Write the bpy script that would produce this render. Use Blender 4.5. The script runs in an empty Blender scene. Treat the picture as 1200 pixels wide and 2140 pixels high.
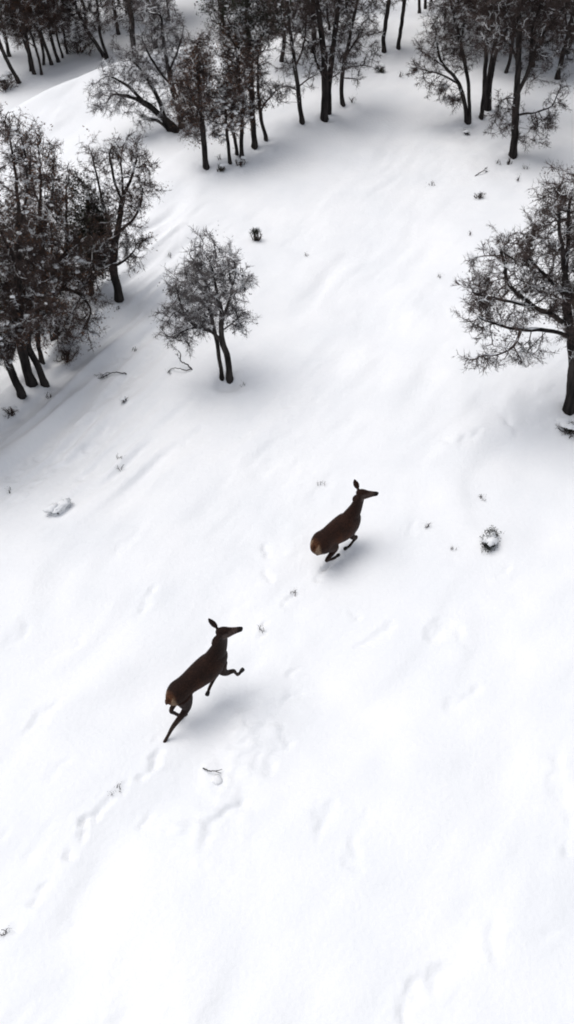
import bpy, math, random
import numpy as np
from mathutils import Vector, Matrix

# ------------------------------------------------------------------ camera, sky, sun, exposure
SC = bpy.context.scene
COL = SC.collection
PW, PH = 1200.0, 2140.0            # size of the photograph
FPX = 2055.0                       # focal length in photograph pixels
CAM_H = 13.0
DEP = math.radians(47.0)           # camera looks this far below the horizontal, along +Y

cam_d = bpy.data.cameras.new('camera')
cam_d.sensor_fit = 'VERTICAL'
cam_d.sensor_height = 36.0
cam_d.lens = 36.0 * FPX / PH
cam_d.clip_start = 0.1
cam_d.clip_end = 2000
cam = bpy.data.objects.new('camera', cam_d)
COL.objects.link(cam)
cam.location = (0, 0, CAM_H)
cam.rotation_euler = (math.pi / 2 - DEP, 0, 0)
SC.camera = cam

SUN_AZ = math.atan2(-0.96, 0.28)   # the light comes over the trees from behind and the left
SUN_EL = math.radians(69)
world = bpy.data.worlds.new('World')
SC.world = world
world.use_nodes = True
wn = world.node_tree
wn.nodes.clear()
w_out = wn.nodes.new('ShaderNodeOutputWorld')
w_bg = wn.nodes.new('ShaderNodeBackground')
w_sky = wn.nodes.new('ShaderNodeTexSky')
w_sky.sky_type = 'NISHITA'
w_sky.sun_disc = False
w_sky.sun_elevation = SUN_EL
w_sky.sun_rotation = SUN_AZ
w_sky.air_density = 1.0
w_sky.dust_density = 3.0
w_hsv = wn.nodes.new('ShaderNodeHueSaturation')     # a grey winter overcast keeps only a little of the blue
w_hsv.inputs['Saturation'].default_value = 0.38
wn.links.new(w_sky.outputs[0], w_hsv.inputs['Color'])
wn.links.new(w_hsv.outputs[0], w_bg.inputs[0])
w_bg.inputs[1].default_value = 0.14
wn.links.new(w_bg.outputs[0], w_out.inputs[0])

sun_d = bpy.data.lights.new('sun', 'SUN')
sun_d.energy = 1.3
sun_d.angle = math.radians(42)
sun_d.color = (1.0, 0.985, 0.965)
sun = bpy.data.objects.new('sun', sun_d)
COL.objects.link(sun)
sdir = Vector((math.sin(SUN_AZ) * math.cos(SUN_EL), math.cos(SUN_AZ) * math.cos(SUN_EL), math.sin(SUN_EL)))
sun.rotation_euler = sdir.to_track_quat('Z', 'Y').to_euler()
sun.location = sdir * 60

SC.view_settings.view_transform = 'Standard'
SC.view_settings.look = 'None'
SC.view_settings.gamma = 1.0
SC.view_settings.use_curve_mapping = False
SC.view_settings.exposure = 0.06
SC.render.engine = 'CYCLES'
SC.cycles.max_bounces = 6
SC.cycles.diffuse_bounces = 4
SC.cycles.use_denoising = True
SC.cycles.filter_width = 1.9

# ------------------------------------------------------------------ helpers
rng = np.random.default_rng(7)
FWD = np.array([0, math.cos(DEP), -math.sin(DEP)])
RGT = np.array([1.0, 0, 0])
UPV = np.array([0, math.sin(DEP), math.cos(DEP)])
CAMP = np.array([0, 0, CAM_H])

def ray(px, py):
    d = FWD * FPX + RGT * (px - PW / 2) - UPV * (py - PH / 2)
    return d / np.linalg.norm(d)

def project(p):
    v = np.asarray(p, float) - CAMP
    z = v @ FWD
    return PW / 2 + FPX * (v @ RGT) / z, PH / 2 - FPX * (v @ UPV) / z

def ppm(p):
    return FPX / ((np.asarray(p, float) - CAMP) @ FWD)

def on_plane_y(px, py, y):
    d = ray(px, py)
    return CAMP + d * ((y - CAMP[1]) / d[1])

def on_plane_z(px, py, z):
    d = ray(px, py)
    return CAMP + d * ((z - CAM_H) / d[2])

def smooth(a, b, x):
    t = np.clip((x - a) / (b - a), 0, 1)
    return t * t * (3 - 2 * t)

def vnoise(x, y, seed=0):
    xi = np.floor(x).astype(np.int64); yi = np.floor(y).astype(np.int64)
    fx = x - xi; fy = y - yi
    fx = fx * fx * fx * (fx * (fx * 6 - 15) + 10); fy = fy * fy * fy * (fy * (fy * 6 - 15) + 10)
    def hsh(a, b):
        n = (a * 374761393 + b * 668265263 + seed * 974634777) & 0xffffffff
        n = ((n ^ (n >> 13)) * 1274126177) & 0xffffffff
        n = (n ^ (n >> 16)) & 0xffff
        return n / 32767.5 - 1.0
    a = hsh(xi, yi); b = hsh(xi + 1, yi); c = hsh(xi, yi + 1); d = hsh(xi + 1, yi + 1)
    return (a * (1 - fx) + b * fx) * (1 - fy) + (c * (1 - fx) + d * fx) * fy

# ---- the lie of the land
def seg_dist(x, y, pts):
    best = np.full(np.shape(x), 1e9)
    for (ax, ay), (bx, by) in zip(pts[:-1], pts[1:]):
        dx, dy = bx - ax, by - ay
        t = np.clip(((x - ax) * dx + (y - ay) * dy) / (dx * dx + dy * dy + 1e-9), 0, 1)
        best = np.minimum(best, np.hypot(x - ax - t * dx, y - ay - t * dy))
    return best

SD = np.array([0.57, 0.82]); SD /= np.linalg.norm(SD)       # wind streaks run this way
SN = np.array([SD[1], -SD[0]])

def base_height(x, y):
    z = 0.03 * x
    z = z - 0.22 * np.logaddexp(0, (-(x + 3.8) * 1.2)) / 1.2 * smooth(6, 18, y) * (1 - smooth(25, 32, y))
    z = z - 0.5 * smooth(4, -10, y)
    z = z + 0.25 * vnoise(x / 7.3 + 3.1, y / 8.7 + 1.7, 1) * smooth(2, 10, y + 6)
    # snow crest with a hollow behind it
    cr = CREST
    yc = np.interp(x, cr[:, 0], cr[:, 1])
    d = y - yc
    fade = 1 - smooth(-2.5, 3.0, x) * 0.75
    z = z + fade * (0.10 * np.exp(-(d + 0.6) ** 2 / 2.2) - 1.35 * smooth(-0.2, 2.4, d))
    z = z + 0.9 * smooth(8, 40, d) + 6 * smooth(20, 120, d)
    return z

CREST = np.array([[-60.0, 26.0], [60.0, 27.0]])
_c = [on_plane_z(*p, -0.05)[:2] for p in ((0, 212), (90, 182), (200, 145), (330, 105), (560, 95), (700, 60))]
CREST = np.array([[-60, _c[0][1] - 12]] + [list(c) for c in _c] + [[60, _c[-1][1] + 6]])

def ground0(px, py):
    """first hit of the photograph's pixel ray with the smooth land"""
    d = ray(px, py)
    t = 3.0
    last = t
    while t < 200:
        p = CAMP + d * t
        if p[2] < base_height(p[0], p[1]):
            break
        last = t; t += 0.1
    a, b = last, t
    for _ in range(18):
        m = (a + b) / 2; p = CAMP + d * m
        if p[2] < base_height(p[0], p[1]): b = m
        else: a = m
    return CAMP + d * b

def g2(px, py):
    p = ground0(px, py)
    return (p[0], p[1])

# tracks, scuffs and furrows: (points in the photograph), half width m, depth m
FURROWS = [
    ([(930, 2030), (905, 2045), (860, 2062), (842, 2085), (840, 2139)], .10, -.07),
    ([(600, 1550), (575, 1580), (560, 1610)], .07, -.05),
    ([(540, 1525), (555, 1508), (585, 1508), (598, 1520)], .05, -.04),
    ([(560, 1490), (500, 1560), (450, 1650), (415, 1760)], .30, .07),
    ([(515, 1680), (485, 1690), (450, 1720), (430, 1770)], .08, -.05),
    ([(690, 1690), (675, 1735)], .11, -.05),
    ([(770, 1705), (750, 1725), (745, 1790)], .08, -.035),
    ([(728, 1800), (750, 1815)], .06, -.05),
    ([(1170, 1580), (1160, 1670)], .12, -.05),
    ([(1190, 1700), (1188, 1780)], .10, -.04),
    ([(1040, 1920), (1035, 1990)], .12, -.04),
    ([(1100, 1955), (1150, 1940)], .10, -.03),
    ([(245, 1650), (215, 1690), (172, 1715)], .05, -.05),
    ([(172, 1712), (175, 1738), (140, 1790)], .06, -.045),
    ([(318, 1700), (292, 1726)], .045, -.05),
    ([(85, 1870), (72, 1890)], .045, -.05),
    ([(100, 1730), (60, 1800)], .08, -.03),
    ([(18, 1740), (3, 1755)], .08, -.04),
    ([(180, 1900), (150, 1920), (130, 1940)], .09, -.03),
    ([(115, 1478), (80, 1500), (60, 1530)], .09, -.05),
    ([(150, 1440), (120, 1475)], .09, -.03),
    ([(145, 1590), (105, 1625)], .09, -.035),
    ([(172, 1335), (148, 1355)], .08, -.04),
    ([(60, 1310), (20, 1345)], .13, -.05),
    ([(325, 1235), (290, 1285)], .08, -.05),
    ([(905, 1330), (915, 1310), (960, 1315), (970, 1345)], .10, -.05),
    ([(1060, 1180), (1050, 1200)], .07, -.05),
    ([(820, 1310), (800, 1330), (745, 1345)], .07, -.04),
    ([(620, 1400), (610, 1412)], .06, -.05),
    ([(560, 1140), (556, 1158)], .07, -.06),
    ([(862, 1090), (862, 1112)], .07, -.06),
    ([(555, 1195), (560, 1215)], .06, -.05),
    ([(730, 1280), (745, 1290)], .06, -.04),
    ([(590, 1470), (620, 1440)], .08, -.03),
    ([(950, 1480), (965, 1465), (990, 1445)], .10, -.035),
    ([(990, 900), (960, 930)], .12, -.04),
    ([(1060, 880), (1080, 900)], .14, -.05),
    ([(930, 915), (935, 925)], .07, -.05),
    ([(325, 1592), (333, 1580)], .06, -.10),
    ([(334, 1545), (328, 1552)], .05, -.06),
    ([(686, 1186), (690, 1178)], .07, -.09),
    ([(0, 1015), (80, 950), (190, 860), (260, 790)], .10, -.07),
    ([(30, 1040), (120, 960), (230, 870)], .12, .06),
    ([(170, 1000), (260, 910), (330, 840)], .10, -.04),
    ([(240, 760), (275, 730), (300, 690)], .10, -.06),
    ([(260, 800), (300, 755), (340, 700)], .12, .05),
    ([(120, 840), (180, 790), (235, 735)], .12, -.05),
    ([(380, 930), (420, 890)], .08, -.03),
    ([(250, 1150), (300, 1100)], .09, -.03),
    ([(600, 850), (640, 820)], .10, -.03),
]
# the deer's own fresh hoof holes
for q in ((318, 1600), (300, 1622), (263, 1633), (250, 1656), (206, 1700), (177, 1716), (174, 1740), (146, 1786), (98, 1850), (77, 1886), (32, 1934), (684, 1190), (668, 1204), (617, 1244), (600, 1262), (557, 1300), (548, 1324)):
    FURROWS.append(([q, (q[0] - 5, q[1] + 6)], .058, -.075))
# hollows round the trunks
WELLS = [g2(*q) for q in ((480, 798), (465, 801), (1190, 858), (250, 628), (67, 803), (90, 787), (118, 715), (46, 827), (88, 756), (372, 274), (432, 352), (480, 342), (505, 330), (533, 311), (558, 294), (632, 259), (677, 251), (717, 222), (803, 111), (833, 103), (1072, 328), (978, 259), (1005, 247))]
_F = []
for pts, hw, dep in FURROWS:
    w = [g2(*p) for p in pts]
    _F.append((w, hw, dep, min(p[0] for p in w) - 4 * hw, max(p[0] for p in w) + 4 * hw, min(p[1] for p in w) - 4 * hw, max(p[1] for p in w) + 4 * hw))

def height(x, y):
    x = np.asarray(x, float); y = np.asarray(y, float)
    z = base_height(x, y)
    a = x * SD[0] + y * SD[1]
    n = x * SN[0] + y * SN[1]
    near = 1 - smooth(45, 80, np.abs(y - 10)) * 0.7
    wx = 0.5 * vnoise(x / 1.9, y / 1.9, 21)
    rough = smooth(-.25, .65, vnoise(x / 2.6 + 4, y / 3.1, 9))
    z = z + near * (0.065 * vnoise(a / 3.4, (n + wx) / 1.25, 2) + 0.032 * vnoise(a / 1.3, (n + wx) / 0.5, 3)
                    + 0.017 * vnoise(a / 0.6, (n + .3 * wx) / 0.24, 4) * (.35 + .65 * rough)
                    + 0.020 * vnoise(x / 0.50, y / 0.50, 5) * smooth(-.1, .7, vnoise(x / 3.7 + 9, y / 3.7, 8))
                    + 0.0075 * vnoise(a / 0.22, n / 0.12, 10) * rough)
    # steeper, rippled bank under the left-hand thicket
    bank = smooth(-1.2, -4.0, x) * smooth(11.5, 14, y) * (1 - smooth(22, 25, y))
    z = z + bank * (0.16 * vnoise(a / 2.4, (n + .3 * wx) / 0.36, 6) + 0.07 * vnoise(a / 1.6, (n + .3 * wx) / 0.17, 16) + 0.06 * vnoise(a / 1.7, n / 0.7, 7))
    for wx_, wy_ in WELLS:
        m = (np.abs(x - wx_) < 1) & (np.abs(y - wy_) < 1)
        if m.any():
            d = np.hypot(x - wx_ - .05, y - wy_ + .04) * (1 + .25 * vnoise(x / .2, y / .2, 12))
            z = z - np.where(m, .085 * np.exp(-(d / .17) ** 2) - .018 * np.exp(-((d - .36) / .16) ** 2), 0)
    shp = z.shape
    zf = z.reshape(-1).copy(); xf = x.reshape(-1); yf = y.reshape(-1)
    wob = None
    for w, hw, dep, x0, x1, y0, y1 in _F:
        m = np.nonzero((xf > x0) & (xf < x1) & (yf > y0) & (yf < y1))[0]
        if len(m):
            xx, yy = xf[m], yf[m]
            xx = xx + 0.9 * hw * vnoise(xx / 0.19, yy / 0.19, 31) + .03 * vnoise(xx / .07, yy / .07, 35); yy = yy + 0.9 * hw * vnoise(xx / 0.19, yy / 0.19, 32)
            d = seg_dist(xx, yy, w) / (hw * .9)
            mod = 0.7 + 0.55 * vnoise(xx / 0.16, yy / 0.16, 33) + .3 * vnoise(xx / .5, yy / .5, 34)
            zf[m] += .85 * dep * mod * (np.exp(-d * d) - 0.14 * np.exp(-(d - 1.8) ** 2 * 1.6))
    return zf.reshape(shp)

def gz(x, y):
    return float(height(np.array([x]), np.array([y]))[0])

def at(px, py):
    p = ground0(px, py)
    for _ in range(3):
        z = gz(p[0], p[1])
        p = on_plane_z(px, py, z)
    p[2] = gz(p[0], p[1])
    return p

# ---- mesh collecting
class MB:
    def __init__(s): s.v = []; s.f = []; s.n = 0
    def add(s, v, f):
        if len(v) == 0: return
        s.v.append(np.asarray(v, np.float32)); s.f.append(np.asarray(f, np.int32) + s.n); s.n += len(v)
    def tube(s, pts, rad, k=5, cap=True):
        pts = np.asarray(pts, float); rad = np.asarray(rad, float)
        n = len(pts)
        if n < 2: return
        tg = np.gradient(pts, axis=0)
        tg /= np.linalg.norm(tg, axis=1)[:, None] + 1e-9
        mt = tg.mean(0)
        ref = np.eye(3)[np.argmin(np.abs(mt))]
        u = np.cross(tg, ref); u /= np.linalg.norm(u, axis=1)[:, None] + 1e-9
        w = np.cross(tg, u)
        th = np.arange(k) * 2 * math.pi / k
        ring = pts[:, None, :] + rad[:, None, None] * (np.cos(th)[None, :, None] * u[:, None, :] + np.sin(th)[None, :, None] * w[:, None, :])
        v = ring.reshape(-1, 3)
        i = np.arange(n - 1)[:, None] * k; j = np.arange(k)[None, :]; j2 = (j + 1) % k
        a = (i + j).ravel(); b = (i + j2).ravel(); c = (i + k + j2).ravel(); d = (i + k + j).ravel()
        f = np.concatenate([np.stack([a, b, c], 1), np.stack([a, c, d], 1)])
        if cap:
            v = np.vstack([v, pts[:1], pts[-1:]])
            jj = np.arange(k); q = n * k
            f = np.concatenate([f, np.stack([np.full(k, q), (jj + 1) % k, jj], 1),
                                np.stack([np.full(k, q + 1), (n - 1) * k + jj, (n - 1) * k + (jj + 1) % k], 1)])
        s.add(v, f)
    def mesh(s, name, mat, shade=True):
        me = bpy.data.meshes.new(name)
        if s.n == 0: return me
        v = np.concatenate(s.v); f = np.concatenate(s.f)
        me.vertices.add(len(v)); me.vertices.foreach_set('co', v.ravel())
        me.loops.add(len(f) * 3); me.loops.foreach_set('vertex_index', f.ravel())
        me.polygons.add(len(f)); me.polygons.foreach_set('loop_start', np.arange(len(f), dtype=np.int32) * 3)
        if shade: me.polygons.foreach_set('use_smooth', np.ones(len(f), bool))
        me.update(calc_edges=True)
        for m in (mat if isinstance(mat, (list, tuple)) else [mat]): me.materials.append(m)
        return me

def link(name, me, parent=None, kind=None, loc=None):
    o = bpy.data.objects.new(name, me)
    COL.objects.link(o)
    if parent is not None: o.parent = parent
    if loc is not None: o.location = loc
    if kind: o['kind'] = kind
    return o

def thing(name, label, cat, loc, group=None):
    o = bpy.data.objects.new(name, None)
    o.empty_display_size = 0.2
    COL.objects.link(o)
    o.location = loc
    o['label'] = label; o['category'] = cat
    if group: o['group'] = group
    return o

# ------------------------------------------------------------------ materials
def material(name, c1, c2, scale=8.0, rough=0.85, bump=0.0, bscale=None, detail=4.0, spec=0.2, stretch=None):
    m = bpy.data.materials.new(name)
    m.use_nodes = True
    nt = m.node_tree
    b = nt.nodes['Principled BSDF']
    tc = nt.nodes.new('ShaderNodeTexCoord')
    src = tc.outputs['Object']
    if stretch:
        mp = nt.nodes.new('ShaderNodeMapping'); mp.inputs['Scale'].default_value = stretch
        nt.links.new(src, mp.inputs[0]); src = mp.outputs[0]
    nz = nt.nodes.new('ShaderNodeTexNoise')
    nz.inputs['Scale'].default_value = scale; nz.inputs['Detail'].default_value = detail
    nt.links.new(src, nz.inputs['Vector'])
    cr = nt.nodes.new('ShaderNodeValToRGB')
    cr.color_ramp.elements[0].position = 0.32; cr.color_ramp.elements[1].position = 0.68
    cr.color_ramp.elements[0].color = (*c1, 1); cr.color_ramp.elements[1].color = (*c2, 1)
    nt.links.new(nz.outputs['Fac'], cr.inputs[0])
    nt.links.new(cr.outputs[0], b.inputs['Base Color'])
    b.inputs['Roughness'].default_value = rough
    b.inputs['Specular IOR Level'].default_value = spec
    if bump:
        n2 = nt.nodes.new('ShaderNodeTexNoise'); n2.inputs['Scale'].default_value = bscale or scale * 3
        n2.inputs['Detail'].default_value = 5
        nt.links.new(src, n2.inputs['Vector'])
        bp = nt.nodes.new('ShaderNodeBump'); bp.inputs['Strength'].default_value = bump; bp.inputs['Distance'].default_value = 0.02
        nt.links.new(n2.outputs['Fac'], bp.inputs['Height']); nt.links.new(bp.outputs[0], b.inputs['Normal'])
    return m

M = {}
M['snow'] = material('snow', (.80, .81, .825), (.86, .862, .868), 0.7, 0.7, 0.55, 13.0, spec=.15)
M['branch_snow'] = material('branch_snow', (.78, .79, .80), (.86, .86, .86), 6, 0.75, 0.2, 40, spec=.1)
M['bark'] = material('bark', (.010, .009, .009), (.050, .043, .040), 9, 0.95, 0.8, 30, stretch=(1, 1, .25), spec=.1)
M['twig'] = material('twig', (.026, .019, .017), (.105, .080, .072), 3, 0.95, spec=.1)
M['twig_pale'] = material('twig_pale', (.055, .049, .049), (.17, .152, .150), 3, 0.95, spec=.1)
M['leaf_brown'] = material('leaf_brown', (.034, .019, .013), (.20, .112, .072), 5, 0.8, spec=.1)
M['leaf_grey'] = material('leaf_grey', (.040, .036, .035), (.14, .125, .115), 5, 0.85, spec=.1)
M['evergreen'] = material('evergreen', (.008, .011, .007), (.034, .036, .022), 4, 0.8, spec=.15)
M['hoof'] = material('hoof', (.008, .007, .006), (.02, .017, .015), 30, 0.5)
M['eye'] = material('eye', (.004, .003, .003), (.008, .006, .005), 30, 0.12, spec=.6)
M['nose'] = material('nose', (.006, .005, .005), (.014, .012, .011), 60, 0.45)
M['stone'] = material('stone', (.03, .03, .032), (.09, .088, .085), 14, 0.9, .5, 40)

# ------------------------------------------------------------------ the snow field: one sheet
def axis(parts, lo, hi, grow=1.22):
    """parts: (start, end, step) laid end to end; beyond them the spacing grows"""
    mid = np.concatenate([np.arange(a, b - s * .3, s) for a, b, s in parts] + [[parts[-1][1]]])
    r = []; s = parts[-1][2]; p = mid[-1]
    while p < hi: s *= grow; p += s; r.append(p)
    l = []; s = parts[0][2]; p = mid[0]
    while p > lo: s *= grow; p -= s; l.append(p)
    return np.concatenate([l[::-1], mid, r])

def build_ground():
    xs = axis([(-11.5, -7.6, .09), (-7.6, 7.6, .049), (7.6, 12, .09)], -400, 400)
    ys = axis([(2, 19.5, .049), (19.5, 36, .095)], -400, 600)
    X, Y = np.meshgrid(xs, ys)
    Z = height(X, Y)
    v = np.stack([X, Y, Z], -1).reshape(-1, 3)
    nx, ny = len(xs), len(ys)
    i = (np.arange(ny - 1)[:, None] * nx + np.arange(nx - 1)[None, :]).ravel()
    f = np.concatenate([np.stack([i, i + 1, i + nx + 1], 1), np.stack([i, i + nx + 1, i + nx], 1)])
    mb = MB(); mb.add(v, f)
    o = link('snow_ground', mb.mesh('snow_ground', M['snow']))
    o['kind'] = 'structure'
    return o
build_ground()

# ------------------------------------------------------------------ trees
def orient(n, r):
    """n random rotation matrices whose z axis follows the given directions"""
    return n

def frames(dirs, rg):
    d = dirs / (np.linalg.norm(dirs, axis=1)[:, None] + 1e-9)
    a = rg.normal(size=d.shape)
    u = np.cross(d, a); u /= np.linalg.norm(u, axis=1)[:, None] + 1e-9
    w = np.cross(d, u)
    return np.stack([u, w, d], -1)                 # columns

def spray_template(rg, n=26, L=0.29, fat=1.0):
    """a spray of fine tapering twigs round one axis; local z is the axis"""
    vs, fs = [], []
    def pyr(a, b, r):
        d = b - a; d = d / np.linalg.norm(d)
        ref = np.array([1, 0, 0]) if abs(d[0]) < .8 else np.array([0, 1, 0])
        u = np.cross(d, ref); u /= np.linalg.norm(u); w = np.cross(d, u)
        q = len(vs)
        for t in range(3):
            th = t * 2.0944
            vs.append(a + r * (math.cos(th) * u + math.sin(th) * w))
        vs.append(b)
        fs.extend([(q, q + 1, q + 3), (q + 1, q + 2, q + 3), (q + 2, q, q + 3)])
    def thin(a, b, r):
        d = b - a; u = np.cross(d, rg.normal(size=3)); u /= np.linalg.norm(u)
        q = len(vs); vs.extend([a - u * r, a + u * r, b]); fs.append((q, q + 1, q + 2))
    axis_p = [np.zeros(3)]
    d = np.array([0, 0, 1.0])
    for i in range(3):
        d = d + rg.normal(size=3) * .28; d /= np.linalg.norm(d)
        axis_p.append(axis_p[-1] + d * L / 3)
    for i in range(3): pyr(axis_p[i], axis_p[i + 1] + (axis_p[i + 1] - axis_p[i]) * .3, (.0062 - .001 * i) * fat)
    for i in range(n):
        t = rg.uniform(.05, 1) * 2.99
        k = int(t); p = axis_p[k] + (axis_p[k + 1] - axis_p[k]) * (t - k)
        dd = (axis_p[k + 1] - axis_p[k]); dd = dd / np.linalg.norm(dd)
        q = dd * rg.uniform(.2, .9) + rg.normal(size=3) * .62
        q /= np.linalg.norm(q)
        ln = L * rg.uniform(.2, .62)
        e = p + q * ln * .55
        thin(p, p + q * ln, .0052 * fat)
        for _ in range(2):
            q2 = q + rg.normal(size=3) * .6; q2 /= np.linalg.norm(q2)
            if rg.random() < .6: thin(e, e + q2 * ln * .6, .0042 * fat)
    return np.array(vs), np.array(fs)

_tr = np.random.default_rng(3)
SPRAYS = [spray_template(_tr) for _ in range(7)]
SNOWY = [spray_template(_tr, 9, fat=1.25) for _ in range(4)]

def place(tmpl, P, F, S):
    v, f = tmpl
    n = len(P)
    vv = np.einsum('nij,kj->nki', F * S[:, None, None], v) + P[:, None, :]
    ff = f[None] + (np.arange(n) * len(v))[:, None, None]
    return vv.reshape(-1, 3), ff.reshape(-1, 3)

def leaf_template(rg, n, spread, size):
    """a loose bunch of n small curled leaves"""
    vs, fs = [], []
    for i in range(n):
        c = rg.normal(size=3) * spread; c[2] += spread
        a = rg.normal(size=3); a /= np.linalg.norm(a)
        b = np.cross(a, rg.normal(size=3)); b /= np.linalg.norm(b)
        nn = np.cross(a, b)
        s = size * rg.uniform(.6, 1.3)
        q = len(vs)
        vs += [c - a * s, c + b * s * .5 + nn * s * .25, c + a * s, c - b * s * .5 + nn * s * .25]
        fs += [(q, q + 1, q + 2), (q, q + 2, q + 3)]
    return np.array(vs), np.array(fs)
LEAFS = [leaf_template(_tr, 13, .07, .019) for _ in range(6)]
NEEDLES = [leaf_template(_tr, 26, .085, .025) for _ in range(6)]

def blob_template(rg):
    """lumpy little heap of snow, flat below"""
    import bmesh
    bm = bmesh.new(); bmesh.ops.create_icosphere(bm, subdivisions=2, radius=1)
    v = np.array([p.co[:] for p in bm.verts]); f = np.array([[q.index for q in p.verts] for p in bm.faces])
    bm.free()
    ph = rg.uniform(0, 6, 6)
    r = 1 + .20 * np.sin(3 * v[:, 0] + ph[0]) * np.sin(2.6 * v[:, 1] + ph[1]) + .16 * np.sin(4.1 * v[:, 2] + ph[2] + 2 * v[:, 0]) + .1 * np.sin(6 * v[:, 1] + ph[3])
    v = v * r[:, None]
    v[:, 2] = np.where(v[:, 2] < 0, v[:, 2] * .45, v[:, 2] * .8)
    return v, f
BLOBS = [blob_template(_tr) for _ in range(5)]

def grow(paths, att, rg, step=.13, infl=1.3, kill=.24, iters=130, jit=.22):
    """space colonisation from the given limb paths: returns nodes, parents, stem ids"""
    N, P, ST = [], [], []
    for si, (pts, own) in enumerate(paths):
        pts = np.asarray(pts, float)
        # resample with a slight wobble
        seg = np.linalg.norm(np.diff(pts, axis=0), axis=1); L = np.concatenate([[0], np.cumsum(seg)])
        m = max(2, int(L[-1] / step) + 1)
        t = np.linspace(0, L[-1], m)
        q = np.stack([np.interp(t, L, pts[:, k]) for k in range(3)], 1)
        # round the corners of the path
        for _ in range(3):
            if m > 2: q[1:-1] = .25 * q[:-2] + .5 * q[1:-1] + .25 * q[2:]
        q[1:-1] += rg.normal(size=(max(m - 2, 0), 3)) * .012
        if own:
            par = -1; stem = si
        else:
            arr = np.array(N); par = int(np.argmin(((arr - q[0]) ** 2).sum(1))); stem = ST[par]
        for i in range(m):
            if i == 0 and not own: continue
            N.append(q[i]); P.append(par); ST.append(stem); par = len(N) - 1
    N = [np.asarray(n) for n in N]
    nodes = np.array(N)
    D = np.full(len(att), 1e9); I = np.zeros(len(att), int)
    alive = np.ones(len(att), bool)
    def upd(new, off):
        d = np.linalg.norm(att[:, None, :] - new[None], axis=2)
        k = d.argmin(1); dm = d[np.arange(len(att)), k]
        b = dm < D
        D[b] = dm[b]; I[b] = k[b] + off
    upd(nodes, 0)
    kids = {}
    for it in range(iters):
        act = alive & (D < infl)
        if not act.any():
            if not alive.any(): break
            j = np.nonzero(alive)[0]; j = j[D[j].argsort()[:3]]
            act = np.zeros_like(alive); act[j] = True
        idx = I[act]; dv = att[act] - nodes[idx]
        dv /= np.linalg.norm(dv, axis=1)[:, None] + 1e-9
        un, inv = np.unique(idx, return_inverse=True)
        acc = np.zeros((len(un), 3)); np.add.at(acc, inv, dv)
        acc += rg.normal(size=acc.shape) * jit * np.linalg.norm(acc, axis=1)[:, None]
        acc /= np.linalg.norm(acc, axis=1)[:, None] + 1e-9
        new, par, full = [], [], []
        for k, u in enumerate(un):
            d = acc[k]
            ks = kids.setdefault(int(u), [])
            if any(d @ o > .93 for o in ks) or len(ks) > 3:
                d = d + rg.normal(size=3) * .6; d /= np.linalg.norm(d)
                if len(ks) > 3:
                    full.append(int(u)); continue
            ks.append(d)
            new.append(nodes[u] + d * step); par.append(int(u))
        if full: alive &= ~np.isin(I, full)
        if not new: continue
        new = np.array(new); off = len(nodes)
        nodes = np.vstack([nodes, new]); P += par; ST += [ST[p] for p in par]
        upd(new, off)
        alive &= D > kill
    return nodes, np.array(P), np.array(ST)

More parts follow.
